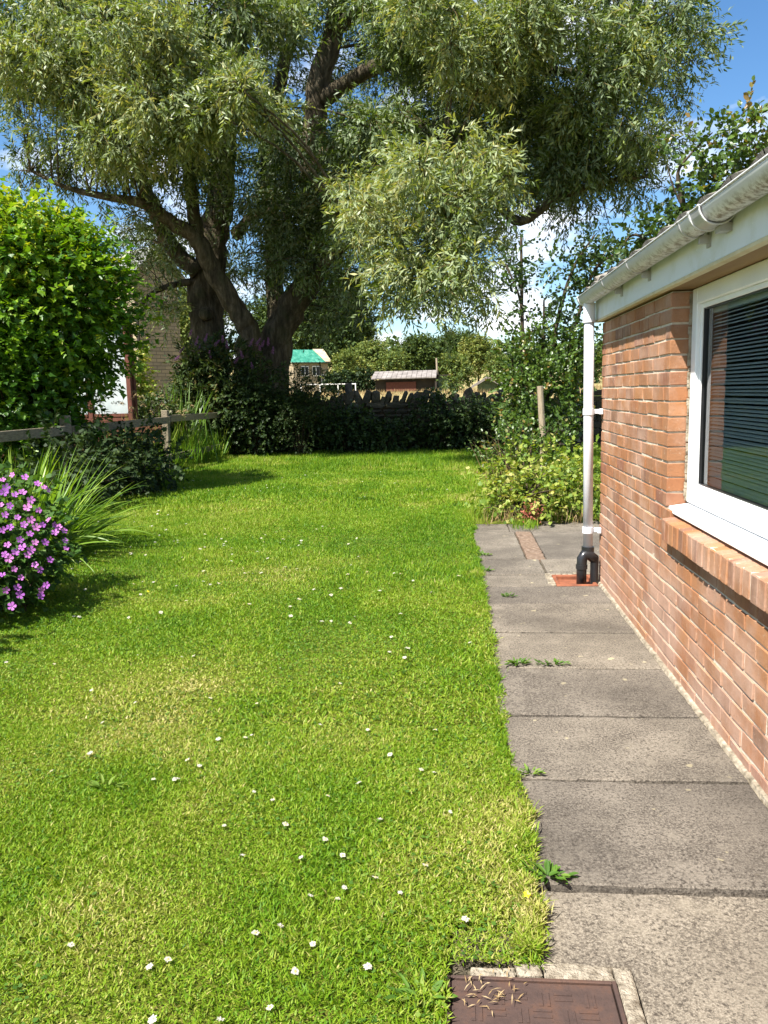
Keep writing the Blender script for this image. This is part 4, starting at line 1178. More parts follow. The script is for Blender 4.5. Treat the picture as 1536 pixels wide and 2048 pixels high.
# long grass growing through the fence
def tuft(n, x0, x1, y0, y1, h, w, tint, z=0):
    x, y = RNG.uniform(x0, x1, n), RNG.uniform(y0, y1, n)
    az = RNG.uniform(0, 6.283, n); ln = RNG.uniform(.05, .55, n)
    D = np.stack([np.cos(az) * np.sin(ln), np.sin(az) * np.sin(ln), np.cos(ln)], 1)
    hh = h * RNG.uniform(.4, 1.2, n)
    return (np.stack([x, y, np.full(n, z)], 1), D, rvec(n), hh, w * RNG.uniform(.6, 1.3, n), np.clip(RNG.normal(tint, .2, n), 0, 1))
def cat_arr(*a): return tuple(np.concatenate(q) for q in zip(*a))
link('long_grass', leaf_mesh('long_grass', *cat_arr(tuft(2600, FENCE_X - .9, FENCE_X + .25, 9.5, 19.3, .75, .014, .25), tuft(500, FENCE_X - .8, FENCE_X + .1, 12, 17, 1.15, .012, .55)), 'kite', M['grass']),
     label='long unmown grass growing through the post and rail fence', category='grass', kind='stuff')
# feathery seed heads
sh_ = []
for i in range(60):
    x_, y_ = random.uniform(FENCE_X - .7, FENCE_X + .15), random.uniform(12.3, 16.6); h_ = random.uniform(.9, 1.5)
    for k in range(26):
        t = k / 26; sh_.append((x_ + t * .10, y_ - t * .02, h_ + .14 * t - .16 * t * t + random.gauss(0, .006)))
P = np.array(sh_); n = len(P)
link('seed_heads', leaf_mesh('seed_heads', P, nrm(rvec(n) + np.array([.6, 0, -.2])), rvec(n), np.full(n, .035), np.full(n, .010), RNG.uniform(.6, 1, n), 'kite', M['dry_leaf']),
     label='pale nodding grass seed heads above the fence rail', category='grass', kind='stuff')

# ------------------------------------------------------------------ neighbour's red-brown summerhouse
nb = empty('garden_summerhouse', (-7.4, 15.4, 0), label='red-brown wooden summerhouse with white panels behind the big shrub', category='summerhouse')
xr, yf = -6.22, 15.3
MB().box(-9.4, xr - .02, yf + .03, yf + .3, 0, 1.06).build('wall', M['red_board'], nb)
for x_ in (xr - .045, xr - .85, xr - 1.7, xr - 2.5):
    MB().box(x_ - .045, x_ + .045, yf - .03, yf + .05, 0, 2.9).build('post', M['red_board'], nb, bevel=.006)
for k in range(3):
    x1_ = xr - .095 - k * .83
    p_ = MB().box(x1_ - .70, x1_ - .01, yf + .012, yf + .03, 1.09, 2.78).build('panel', M['white_sheet'], nb)
    MB().box(x1_ - .70, x1_ - .01, yf - .005, yf + .011, 1.07, 1.13).build('bottom_rail', M['red_board'], nb)
for k in range(14):
    z0 = .02 + k * .074
    MB().box(-9.4, xr - .02, yf + .004, yf + .028, z0, z0 + .066).build('board', M['red_board'], nb)
MB().box(-9.6, xr + .06, yf - .12, yf + .4, 2.9, 2.98).build('roof', M['felt'], nb, bevel=.01)
MB().box(-9.4, xr - .02, yf + .2, yf + .3, 1.06, 2.88).build('back_wall', M['red_board'], nb)
MB().box(FENCE_X - .75, FENCE_X - .10, 15.0, 15.06, .55, .98).build('low_board', M['red_board'], nb)

# ------------------------------------------------------------------ dry stone wall at the end of the garden
sw = empty('dry_stone_wall', (-1.5, WALL_Y, 0), label='dark dry stone wall with upright coping stones at the end of the lawn', category='wall')
def stone_mesh(seed, sx, sy, sz, name):
    r = random.Random(seed); bm = bmesh.new()
    bmesh.ops.create_cube(bm, size=1)
    bmesh.ops.subdivide_edges(bm, edges=bm.edges[:], cuts=1, use_grid_fill=True)
    for v_ in bm.verts:
        k = 1 - .13 * (sum(abs(c) > .4 for c in v_.co) - 1)
        v_.co = Vector((v_.co.x * sx * k, v_.co.y * sy * k, v_.co.z * sz * k)) + Vector((r.gauss(0, .05 * sx), r.gauss(0, .05 * sy), r.gauss(0, .06 * sz)))
    me = bpy.data.meshes.new(name); bm.to_mesh(me); bm.free(); me.materials.append(M['stone'])
    return me
stones = [stone_mesh(i, 1, 1, 1, 'stone') for i in range(8)]
copes = [stone_mesh(40 + i, 1, 1, 1, 'coping_stone') for i in range(7)]
swi = Matrix.Translation(-Vector(sw.location))
def put(name, me, loc, sc, rot):
    o = bpy.data.objects.new(name, me); COL.objects.link(o); o.parent = sw; o.matrix_parent_inverse = swi
    o.location, o.scale, o.rotation_euler = loc, sc, rot
z = 0.0; row = 0
while z < 1.13:
    h = random.uniform(.10, .16); x_ = -6.0 + random.uniform(-.2, 0)
    while x_ < 3.0:
        w_ = random.uniform(.25, .55)
        put('stone', random.choice(stones), (x_ + w_ / 2, WALL_Y + random.uniform(-.03, .03), z + h / 2), (w_ * 1.02, .36, h * 1.03), (random.gauss(0, .02), random.gauss(0, .03), random.gauss(0, .03)))
        x_ += w_
    z += h; row += 1
x_ = -6.0
while x_ < 3.0:
    w_ = random.uniform(.07, .24); h = random.uniform(.20, .42) if random.random() < .8 else random.uniform(.14, .22)
    put('coping_stone', random.choice(copes), (x_ + w_ / 2, WALL_Y + random.uniform(-.04, .04), 1.10 + h / 2), (w_ * 1.0, .34, h), (random.gauss(0, .05), random.gauss(.36, .26), random.gauss(0, .1)))
    x_ += w_ + (random.uniform(-.02, .03) if random.random() < .93 else random.uniform(.08, .16))
MB().box(-5.9, 2.9, WALL_Y - .10, WALL_Y + .10, -.1, 1.1).build('core', M['soil'], sw)
mb = MB()
for xa, xb in ((-16, -6.1), (3.1, 12)):
    z = 0
    while z < 1.25:
        h = random.uniform(.12, .2); x_ = xa
        while x_ < xb:
            w_ = random.uniform(.3, .6); mb.box(x_, x_ + w_ - .012, WALL_Y - .17 + random.uniform(-.03, .03), WALL_Y + .17, z, z + h - .01); x_ += w_
        z += h
o = mb.build('far_stones', M['stone'], sw, bevel=.02); o['kind'] = 'stuff'
for px, w_, py in ((697, .16, 766), (1003, .16, 766)):
    p = at(px, py, WALL_Y + .35)
    e = MB().box(p.x - w_ / 2, p.x + w_ / 2, p.y - .08, p.y + .08, -.1, p.z).build('stone_gatepost' if px < 800 else 'timber_gatepost', M['concrete_post'], bevel=.02)
    setp(e, label='dark squat post rising above the stone wall near the white rail' if px < 800 else 'dark post behind the stone wall in front of the small green shed', category='post')

# undergrowth in front of the wall, each bush its own
def bush(label, px, ptop, Y_, w, name='bramble_bush', mat='ivy_leaf', L=.07, W=.055, per=46, tint=.35, depth=.55, kind='oval', cat='bush'):
    c = at(px, ptop, Y_); h = c.z
    cl = [((c.x, Y_, h * .42), (w * .5, depth, h * .45), 1, tint)]
    for j in range(4):
        s = random.uniform(.3, .5)
        cl.append(((c.x + random.uniform(-.42, .42) * w, Y_ - random.uniform(0, .3), h * random.uniform(.35, .8)), (w * s * .6, depth * .6, h * s * .55), 1, min(1, tint + random.uniform(-.1, .15))))
    cl.append(((c.x + random.uniform(-.1, .1) * w, Y_, h * .78), (w * .25, .35, h * .22), 1, tint))
    return shrub(name, label, cat, (c.x, Y_, 0), cl, 2, per, 7, .26, .15, .75, L, W, kind, mat, up=.8, surf=2.4, twigs=.3)
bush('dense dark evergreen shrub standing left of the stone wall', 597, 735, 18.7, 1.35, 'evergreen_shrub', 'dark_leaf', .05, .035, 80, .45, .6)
bush('low bramble bush at the foot of the wall beside the evergreen shrub', 690, 822, 19.1, 1.4)
bush('low bramble bush at the middle of the stone wall', 775, 838, 19.0, 1.3)
bush('taller bramble bush climbing over the stone wall coping', 868, 782, 19.2, 1.2, tint=.3)
bush('bramble bush at the right end of the visible stone wall', 955, 800, 19.1, 1.3)
bush('leafy bush filling the corner between stone wall and climbing shrub', 1045, 812, 18.6, 1.3, tint=.4)
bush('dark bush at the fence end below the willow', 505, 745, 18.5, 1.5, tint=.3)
bush('green plants behind the fence beside the summerhouse', 300, 800, 17.0, 1.6, 'leafy_perennial', 'ivy_leaf', .09, .06, 40, .6)
bush('bright young bush in front of the far stone house', 268, 668, 24.0, .75, 'golden_bush', 'bright_leaf', .09, .07, 40, .6, .6)
bush('green shrub at the foot of the far stone house', 380, 742, 22.5, 1.8, 'leafy_shrub', 'ivy_leaf', .09, .06, 36, .6, .6)

# buddleia
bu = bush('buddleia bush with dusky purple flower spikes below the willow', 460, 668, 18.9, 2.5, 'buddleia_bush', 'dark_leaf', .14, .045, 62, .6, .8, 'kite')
for i, (px, py) in enumerate([(378, 672), (392, 690), (360, 705), (410, 682), (430, 690), (446, 683), (455, 696), (500, 692), (512, 690), (524, 692), (536, 690), (520, 700), (485, 715), (470, 725), (545, 706), (505, 735), (420, 715), (350, 720), (398, 705)]):
    p = at(px, py, 18.35 + random.uniform(-.15, .15)); q = p + Vector((random.uniform(-.05, .12), random.uniform(-.1, .05), random.uniform(.10, .2)))
    n = 160; t = RNG.random(n)
    P = np.array(p)[None] + (np.array(q) - np.array(p))[None] * t[:, None] + rvec(n) * (.034 * (1 - t * .75))[:, None]
    link('flower_spike', leaf_mesh('flower_spike', P, rvec(n), rvec(n), np.full(n, .02), np.full(n, .016), RNG.random(n), 'kite', M['buddleia']), bu)
# sword leaves behind the fence end
sg = empty('sword_leaf_plant', (-5.9, 17.3, 0), label='clump of dark sword-shaped leaves behind the far end of the fence', category='plant')
for i in range(70):
    a = random.uniform(0, 6.28); me = strap((-5.95 + random.gauss(0, .35), 17.3 + random.gauss(0, .3), 0), a, random.uniform(1.2, 1.9), random.uniform(1.05, 1.5), random.uniform(.03, .05), random.uniform(.02, .09), random.uniform(0, .5))
    link('leaf', me, sg)

# ------------------------------------------------------------------ right-hand planting beyond the house corner
st_ = at(1080, 772, 11.4); sb_ = at(1085, 990, 11.4)
sp_ = MB().tube([(sb_.x, 11.4, -.1), (sb_.x + .01, 11.41, .6), (st_.x, 11.4, st_.z)], [.047, .045, .042], 10, True, .08).build('wooden_stake', M['wood_stake'], smooth=False)
setp(sp_, label='bare round wooden stake standing in the shrubs by the house corner', category='stake')

def px_clumps(rows):
    out = []
    for px, py, Y_, rw, rh, d_, t in rows:
        a = rw * Y_ / FPX
        out.append((at(px, py, Y_), (a, max(.25, min(a, .8)), rh * Y_ / FPX), d_, t))
    return out
# plum tree: several upright leafy stems
pt = empty('plum_tree', (1.45, 13.2, 0), label='slender fruit tree of upright leafy stems left of the downpipe', category='tree')
tb = MB(); stemsP = []
for spec in ([(1048, 905, 22), (1045, 780, 17), (1044, 640, 14), (1042, 470, 8)], [(1075, 905, 20), (1050, 700, 14), (1040, 600, 9), (1012, 530, 6)], [(1090, 905, 26), (1100, 740, 20), (1120, 620, 15), (1150, 530, 10), (1190, 470, 6)],
             [(1110, 905, 24), (1130, 760, 18), (1155, 640, 13), (1190, 540, 10), (1245, 500, 6)], [(1070, 905, 16), (1085, 700, 12), (1088, 600, 6)], [(1140, 905, 18), (1150, 760, 12), (1160, 660, 6)], [(1030, 900, 12), (1025, 760, 8), (1026, 670, 4)]):
    ln = limb(tb, [(at(px, py, 13.2), w * .27 * 13.2 / FPX) for px, py, w in spec], 7, 7, .06); stemsP += ln[5:]
tb.build('trunk', M['bark_thin'], pt, smooth=True)
cl = [(p, (.10, .10, .13), 1.3 if p.z < 2.2 else .75, .5 if p.z < 2.4 else .12) for p, r in stemsP[::2]]  # upper leaves tinted dark, painting a silhouette against the sky
cl += px_clumps([(1100, 530, 13.2, 34, 18, .6, .2), (1160, 545, 13.4, 45, 28, .8, .15), (1215, 520, 13.4, 40, 24, .8, .12), (1170, 600, 13.2, 30, 30, .6, .15), (1110, 650, 13.0, 28, 24, .5, .2), (1018, 535, 13.2, 16, 24, .5, .15),
                 (1090, 715, 12.9, 60, 55, 1, .55), (1040, 760, 12.8, 35, 60, 1, .6), (1145, 720, 13.0, 34, 50, .8, .4), (1090, 800, 12.7, 70, 60, 1.1, .55), (1060, 860, 12.6, 50, 50, 1, .5), (1120, 830, 12.8, 40, 40, .8, .4), (1160, 660, 13.2, 30, 40, .6, .3)])
arr, tw = twig_cloud(cl, 52, 9, .30, -.12, .6, .062, .046, up=.6, tint_j=.25, surf=2.2, flat=.8, rnd=.6)
link('crown', leaf_mesh('crown', *arr, 'oval', M['fruit_leaf']), pt)
link('twigs', twig_mesh('twigs', tw[::2], .003, M['bark_thin']), pt, kind='stuff')

# pear tree behind the roof
pr = empty('pear_tree', (2.9, 9.6, 0), label='broad-leaved fruit tree showing above the gutter and roof on the right', category='tree')
tb = MB(); lp = []
for spec in ([(1372, 640, 34), (1372, 500, 30), (1368, 420, 22), (1355, 350, 12), (1380, 310, 8), (1425, 265, 4)], [(1372, 520, 24), (1420, 440, 18), (1470, 360, 13), (1510, 260, 6)], [(1370, 540, 22), (1310, 490, 16), (1265, 470, 9), (1235, 510, 4)], [(1368, 420, 10), (1345, 370, 6), (1335, 330, 3)], [(1420, 450, 14), (1500, 420, 12), (1570, 360, 6)]):
    lp += limb(tb, [(at(px, py, 9.6), w * .26 * 9.6 / FPX) for px, py, w in spec], 8, 6, .06)
tb.tube([(2.85, 9.6, -.1), at(1372, 640, 9.6)], [.08, .053], 10)
tb.build('trunk', M['bark_thin'], pr, smooth=True)
cl = px_clumps([(1450, 300, 9.5, 60, 50, 1, .62), (1500, 250, 9.5, 45, 40, 1, .68), (1410, 380, 9.6, 50, 45, .9, .45), (1480, 370, 9.6, 60, 50, 1, .5), (1540, 300, 9.6, 50, 60, 1, .5), (1380, 285, 9.5, 18, 14, .8, .7), (1310, 465, 9.6, 50, 35, 1.1, .2), (1370, 440, 9.6, 45, 30, 1, .28),
                (1265, 480, 9.6, 28, 35, .9, .2), (1345, 400, 9.6, 24, 30, .4, .25), (1345, 305, 9.6, 12, 20, .35, .3), (1440, 450, 9.8, 60, 40, 1, .3), (1550, 400, 9.8, 60, 60, .8, .4)])
arr, tw = twig_cloud(cl, 50, 8, .24, .1, .6, .062, .046, up=.6, tint_j=.25, surf=2.2, flat=.8, rnd=.7)
link('crown', leaf_mesh('crown', *arr, 'oval', M['fruit_leaf']), pr)
link('twigs', twig_mesh('twigs', tw[::2], .003, M['bark_thin']), pr, kind='stuff')

# bramble patch at the end of the path
shrub('bramble_patch', 'yellow-green bramble and weed patch growing over the end of the path', 'bush', (.75, 8.9, 0),
      [((.70, 8.75, .26), (.32, .35, .28), 1, .55), ((1.05, 8.7, .28), (.42, .35, .30), 1, .6), ((1.4, 8.75, .30), (.35, .35, .32), 1, .5), ((.95, 8.45, .10), (.3, .18, .12), 1, .6), ((.62, 9.4, .35), (.25, .3, .35), 1, .45), ((1.0, 9.5, .45), (.5, .4, .35), 1, .5), ((1.5, 9.4, .4), (.4, .4, .4), 1, .45), ((.45, 8.9, .16), (.16, .2, .16), 1, .5)],
      3, 75, 6, .2, .1, .7, .052, .046, 'lobed', 'bright_leaf', up=.9, surf=2.4, tint_j=.3)
shrub('leafy_perennial', 'sparse upright leafy stems in front of the wooden stake', 'plant', (.85, 9.9, 0),
      [((.62, 9.9, .75), (.16, .2, .3), 1, .6), ((.85, 9.95, .8), (.2, .2, .3), .8, .55), ((1.2, 9.95, .7), (.3, .2, .3), .8, .55), ((.75, 10.2, .5), (.4, .3, .4), .8, .5)], 5, 60, 7, .22, -.2, .5, .045, .032, 'oval', 'fruit_leaf', up=.7, surf=2.0)
n = 260; c = at(1062, 1027, 8.4)
P = np.array(c)[None] + RNG.normal(size=(n, 3)) * np.array([.05, .05, .05])
P[:, 2] = np.maximum(P[:, 2], .02)
red = link('red_leaved_weed', leaf_mesh('red_leaved_weed', P, nrm(rvec(n) + np.array([0, -.3, .2])), nrm(rvec(n) * .7 + np.array([0, -.4, .8])), RNG.uniform(.02, .035, n), RNG.uniform(.018, .03, n), RNG.random(n), 'oval', M['red_leaf']))
setp(red, label='small reddish pink leaf rosette at the front of the bramble patch', category='weed', kind='stuff')
dl = cat_arr(tuft(260, .3, 1.5, 8.3, 8.9, .18, .008, .6), tuft(60, .5, .75, 9.5, 10.0, .95, .012, .3), tuft(60, .9, 1.4, 9.0, 9.6, .6, .008, .5))
link('dry_stalks', leaf_mesh('dry_stalks', *dl, 'kite', M['dry_leaf']), label='dry brown stalks and dead leaves round the bramble patch', category='stalks', kind='stuff')
link('rough_grass', leaf_mesh('rough_grass', *cat_arr(tuft(300, .58, .86, 8.0, 8.55, .10, .006, .35), tuft(900, .9, 2.6, 9.6, 12.5, .35, .012, .4), tuft(250, .12, .4, 8.3, 9.4, .12, .007, .55)), 'kite', M['grass']),
     label='tufts of rough grass round the end of the path', category='grass', kind='stuff')

# weeds in the path joints
def weed(label, px, py, s, n, tint=.4, name='joint_weed', spread=1.0):
    r_ = at(px, py, 1.0) - Vector((0, 0, CAM_H)); q = Vector((0, 0, CAM_H)) + r_ * (CAM_H / -r_.z)
    az = RNG.uniform(0, 6.283, n)
    P = np.array([q.x, q.y, .004])[None] + np.stack([np.cos(az) * RNG.random(n) * s * 1.1 * spread, np.sin(az) * RNG.random(n) * s * .4, RNG.uniform(0, .012, n)], 1)
    D = np.stack([np.cos(az), np.sin(az), RNG.uniform(.1, .9, n)], 1)
    o = link(name, leaf_mesh(name, P, D, np.tile([0, 0, 1.], (n, 1)) + rvec(n) * .3, RNG.uniform(.4, 1, n) * s, RNG.uniform(.15, .32, n) * s, np.clip(RNG.normal(tint, .2, n), 0, 1), 'oval', M['clover']))
    setp(o, label=label, category='weed', group='weeds in the path joints')
weed('dandelion-like weed at the lawn edge beside the widest slab joint', 1095, 1758, .05, 46)
weed('tiny weed in the widest slab joint right of the lawn edge', 1128, 1768, .02, 14)
weed('flat green weed in the slab joint nearest the lawn, third joint from the drain', 1032, 1330, .05, 40)
weed('creeping weed lying along the slab joint just right of the flat green weed', 1105, 1331, .04, 44, spread=2.0)
weed('pale little weed at the lawn edge by the fourth slab joint', 1062, 1550, .035, 26, .7)
weed('weed tuft at the lawn edge left of the drain', 968, 1143, .05, 30, .5)
weed('weed sprig on the path edge below the drain level', 1018, 1194, .04, 34)
weed('weed tuft at the lawn edge by the narrow brick strip', 968, 1112, .05, 30, .6)
weed('broad dandelion leaves in the lawn beside the manhole cover', 845, 2005, .06, 36, .5)
weed('broad pale dandelion rosette in the left of the lawn', 212, 1578, .05, 22, .8)
weed('green plantain rosette far out in the middle of the lawn', 722, 1000, .11, 24, .1)
# dead grass on the manhole
n = 45
P = np.stack([RNG.normal(.07, .045, n), RNG.normal(1.69, .035, n), RNG.uniform(.008, .02, n)], 1); az = RNG.uniform(0, 6.283, n)
link('dead_grass', leaf_mesh('dead_grass', P, np.stack([np.cos(az), np.sin(az), np.zeros(n)], 1), np.tile([0, 0, 1.], (n, 1)) + rvec(n) * .2, RNG.uniform(.012, .035, n), np.full(n, .003), RNG.uniform(.4, 1, n), 'kite', M['dry_leaf']),
     label='dead yellow grass strands lying on the manhole cover', category='grass', kind='stuff')
# buttercups
for i, (px, py, lb) in enumerate(((1054, 1789, 'bright yellow buttercup at the lawn edge beside the path'), (296, 1183, 'yellow buttercup in the lawn right of the geranium shade'))):
    r_ = at(px, py, 1.0) - Vector((0, 0, CAM_H)); q = Vector((0, 0, CAM_H)) + r_ * ((CAM_H - .04) / -r_.z)
    e = empty('buttercup', (q.x, q.y, 0), label=lb, category='flower', group='buttercups in the lawn')
    o = link('bloom', MB().mesh('x') if False else (lambda me: (me.materials.clear(), me.materials.append(M['yellow']), me)[2])(flower_mesh(80 + i)), e)
    o.location = q; o.scale = (.0095,) * 3; o.rotation_euler = (.5, 0, i)
    MB().tube([(q.x, q.y, 0), tuple(q)], .001, 4).build('stalk', M['clover'], e)

# ------------------------------------------------------------------ beyond the wall
def ground_z(x, y): return float(terrain_z(np.float64(x), np.float64(y)))
def gable_house(name, label, cat, x0, x1, y0, y1, ze, zr, wall, roofm, ridge='x', z0=None, pivot=None):
    """Simple gabled building; ridge runs along x or y."""
    e = empty(name, pivot or ((x0 + x1) / 2, (y0 + y1) / 2, ground_z((x0 + x1) / 2, y0)), label=label, category=cat)
    zb = (ground_z((x0 + x1) / 2, y0) - .5) if z0 is None else z0
    mb = MB(); mb.box(x0, x1, y0, y1, zb, ze)
    if ridge == 'x':
        ym = (y0 + y1) / 2
        mb.v += [(x0, y0, ze), (x0, y1, ze), (x0, ym, zr), (x1, y0, ze), (x1, y1, ze), (x1, ym, zr)]; b0 = len(mb.v) - 6
        mb.f += [(b0, b0 + 2, b0 + 1), (b0 + 3, b0 + 4, b0 + 5)]
    else:
        xm = (x0 + x1) / 2
        mb.v += [(x0, y0, ze), (x1, y0, ze), (xm, y0, zr), (x0, y1, ze), (x1, y1, ze), (xm, y1, zr)]; b0 = len(mb.v) - 6
        mb.f += [(b0, b0 + 1, b0 + 2), (b0 + 3, b0 + 5, b0 + 4)]
    mb.build('wall', M[wall], e)
    ov, th = .25, .12
    if ridge == 'x':
        ym = (y0 + y1) / 2; sl_ = (zr - ze) / (ym - y0); ze2 = ze - ov * sl_
        for ya, s in ((y0 - ov, 1), (y1 + ov, -1)):
            MB().hexa([(x0 - ov, ya, ze2 + .02), (x1 + ov, ya, ze2 + .02), (x1 + ov, ym - s * .002, zr + .02), (x0 - ov, ym - s * .002, zr + .02), (x0 - ov, ya, ze2 + th), (x1 + ov, ya, ze2 + th), (x1 + ov, ym - s * .002, zr + th), (x0 - ov, ym - s * .002, zr + th)]).build('roof', M[roofm], e)
    else:
        xm = (x0 + x1) / 2; sl_ = (zr - ze) / (xm - x0); ze2 = ze - ov * sl_
        for xa, s in ((x0 - ov, 1), (x1 + ov, -1)):
            MB().hexa([(xa, y0 - ov, ze2 + .02), (xa, y1 + ov, ze2 + .02), (xm - s * .002, y1 + ov, zr + .02), (xm - s * .002, y0 - ov, zr + .02), (xa, y0 - ov, ze2 + th), (xa, y1 + ov, ze2 + th), (xm - s * .002, y1 + ov, zr + th), (xm - s * .002, y0 - ov, zr + th)]).build('roof', M[roofm], e)
    return e

# far stone house behind the summerhouse, left of the willow trunk; turned so that one wall is lit and one in shade
hc = at(283, 740, 30)
zt_ = at(300, 540, 30).z
sh2 = gable_house('stone_house', 'coursed stone house seen between the summerhouse and the willow trunk', 'house', hc.x, hc.x + 1.95, 30, 36.5, zt_, zt_ + .9, 'coursed', 'slate', 'y', pivot=(hc.x, 30, ground_z(hc.x, 30)))
MB().tube([(hc.x - .09, 29.93, .5), (hc.x - .09, 29.93, zt_)], .06, 8).build('drainpipe', M['dark_board'], sh2)
wl = MB().box(hc.x - .06, hc.x - .012, 31.2, 32.1, at(287, 735, 30).z, at(287, 650, 30).z).build('window', M['dark_glass'], sh2)
MB().box(hc.x - .10, hc.x - .011, 31.1, 32.2, at(287, 735, 30).z - .09, at(287, 735, 30).z - .002).build('sill', M['white_paint'], wl)
sh2.rotation_euler.z = math.radians(58)

# small stone house with green-sheeted roof
GY = 80.0
b0_, b1_ = at(566, 735, GY), at(640, 735, GY)
zE, zR = at(610, 724, GY).z, at(610, 700, GY).z
gh = gable_house('green_roofed_house', 'small stone house with a green sheeted roof beyond the wall', 'house', b0_.x, b1_.x, GY, GY + 3.4, zE, zR, 'coursed', 'green_sheet', 'x')
ym_ = GY + 1.7
MB().hexa([(b1_.x - .35, GY - .28, zE - .06 + .05), (b1_.x + .27, GY - .28, zE - .06 + .05), (b1_.x + .27, ym_, zR + .14), (b1_.x - .9, ym_, zR + .14)] +
          [(b1_.x - .35, GY - .28, zE + .06), (b1_.x + .27, GY - .28, zE + .06), (b1_.x + .27, ym_, zR + .2), (b1_.x - .9, ym_, zR + .2)]).build('stone_slates', M['house_stone'], gh)
for i in range(9):
    xa = b0_.x - .2 + i * .42
    MB().bar((xa, GY - .24, zE + .0), (xa, ym_ - .05, zR + .125), .05, .05).build('roof_batten', M['green_sheet'], gh)
MB().tube([(b1_.x - .9, GY - .06, zE - 2.5), (b1_.x - .9, GY - .06, zE - .05)], .06, 6).build('drainpipe', M['dark_board'], gh)
MB().bar((b0_.x - .25, GY - .3, zE - .09), (b1_.x + .25, GY - .3, zE - .09), .1, .1).build('gutter', M['dark_board'], gh)
for xa, zc, hw in ((b1_.x - .45, zE - 1.75, .32), (b0_.x + 1.2, zE - .9, .4), (b0_.x + 2.4, zE - .9, .4)):
    w_ = MB().box(xa - hw, xa + hw, GY - .05, GY - .004, zc - .5, zc + .5).build('window', M['white_paint'], gh)
    for sgn in (-1, 1):
        MB().box(xa + sgn * hw * .5 - hw * .4, xa + sgn * hw * .5 + hw * .4, GY - .065, GY - .0505, zc - .42, zc + .42).build('pane', M['dark_glass'], w_)
gh.rotation_euler.z = math.radians(32)

# long low shed with a pale ribbed roof
c0, c1 = at(742, 757, 46), at(873, 757, 46)
ls = empty('long_shed', ((c0.x + c1.x) / 2, 47.5, ground_z(0, 46)), label='long low dark red shed with a pale ribbed roof in the field', category='shed')
ze, zr = at(800, 757.5, 46).z, at(800, 743.5, 48.5).z
MB().box(c0.x + .2, c1.x - .1, 46.4, 51, ground_z(0, 46) - .4, ze - .03).build('wall', M['dark_board'], ls)
MB().box(at(772, 765, 46.3).x, at(832, 765, 46.3).x, 46.3, 46.38, ground_z(0, 46) - .2, at(800, 764, 46.3).z).build('door_panel', M['red_board'], ls)
for i in range(13):
    x0_ = c0.x + (c1.x - c0.x) * i / 13; x1_ = c0.x + (c1.x - c0.x) * (i + 1) / 13
    MB().hexa([(x0_, 46, ze), (x1_ - .02, 46, ze), (x1_ - .02 + .45 * (i > 11) * 0, 48.5, zr), (x0_, 48.5, zr), (x0_, 46, ze + .05), (x1_ - .02, 46, ze + .05), (x1_ - .02, 48.5, zr + .05), (x0_, 48.5, zr + .05)]).build('roof_sheet', M['felt'], ls)
MB().hexa([(c0.x, 48.51, zr - .02), (c1.x, 48.51, zr - .02), (c1.x, 51.3, ze), (c0.x, 51.3, ze), (c0.x, 48.51, zr + .04), (c1.x, 48.51, zr + .04), (c1.x, 51.3, ze + .05), (c0.x, 51.3, ze + .05)]).build('rear_roof', M['felt'], ls)
MB().hexa([(c1.x - .1, 46.1, ze - .9), (c1.x, 46.1, ze - .9), (c1.x, 50.9, ze - .9), (c1.x - .1, 50.9, ze - .9), (c1.x - .1, 46.1, ze), (c1.x, 46.1, ze), (c1.x, 50.9, ze), (c1.x - .1, 50.9, ze)]).build('end_wall', M['dark_board'], ls)
# dark lean-to beside it
d0, d1 = at(876, 760, 49), at(900, 760, 49)
lt = empty('dark_lean_to', (d0.x, 49, ground_z(0, 49)), label='dark green flat-roofed hut right of the long shed', category='hut')
MB().box(d0.x, d1.x, 49, 51, ground_z(0, 49) - .4, at(890, 752, 49).z).build('wall', M['green_board'], lt, bevel=.02)
MB().box(d0.x - .05, d1.x + .1, 48.8, 51.1, at(890, 752, 49).z, at(890, 750, 49).z + .02).build('roof', M['dark_board'], lt)
pt2 = at(902, 750, 50)
o = MB().tube([(pt2.x, 50, pt2.z - 1.6), (pt2.x, 50, pt2.z - .25)], [.08, .08], 8).build('chimney_flue', M['dark_board']); setp(o, label='thin flue with an orange clay cap right of the dark green hut', category='flue')
MB().tube([(pt2.x, 50, pt2.z - .25), (pt2.x, 50, pt2.z - .05), (pt2.x, 50, pt2.z + .05)], [.2, .23, .14], 10).build('cap', M['terracotta'], o)
# small green shed with grey gable roof
e0, e1 = at(957, 770, 34), at(1010, 770, 34)
gs = gable_house('green_shed', 'small pale green garden shed with grey gabled roof beyond the wall', 'shed', e0.x, e0.x + .75, 34, 35.6, at(975, 769, 34).z, at(975, 758.5, 34).z, 'green_board', 'felt', 'y')
MB().box(e0.x + .22, e0.x + .52, 33.97, 33.995, ground_z(0, 34) - .1, at(975, 768, 34).z).build('door', M['green_board'], gs)
MB().box(e0.x + .78, e0.x + 1.25, 34.6, 36, ground_z(0, 34) - .2, at(1000, 768, 34).z).build('side_store', M['white_sheet'], gs)
MB().hexa([(e0.x + .7, 34.4, at(1000, 768, 34).z), (e0.x + 1.35, 34.4, at(1000, 770, 34).z - .05), (e0.x + 1.35, 36, at(1000, 768, 34).z), (e0.x + .7, 36, at(1000, 763, 34).z), (e0.x + .7, 34.4, at(1000, 768, 34).z + .05), (e0.x + 1.35, 34.4, at(1000, 770, 34).z), (e0.x + 1.35, 36, at(1000, 768, 34).z + .05), (e0.x + .7, 36, at(1000, 763, 34).z + .05)]).build('side_roof', M['felt'], gs)
# pole
pp = at(873, 718, 48); o = MB().tube([(pp.x, 51.5, 1.5), (pp.x * 51.5 / 48, 51.5, at(873, 716, 51.5).z)], [.075, .06], 8).build('utility_pole', M['wood_stake']); setp(o, label='pale bare pole standing behind the long shed', category='pole')
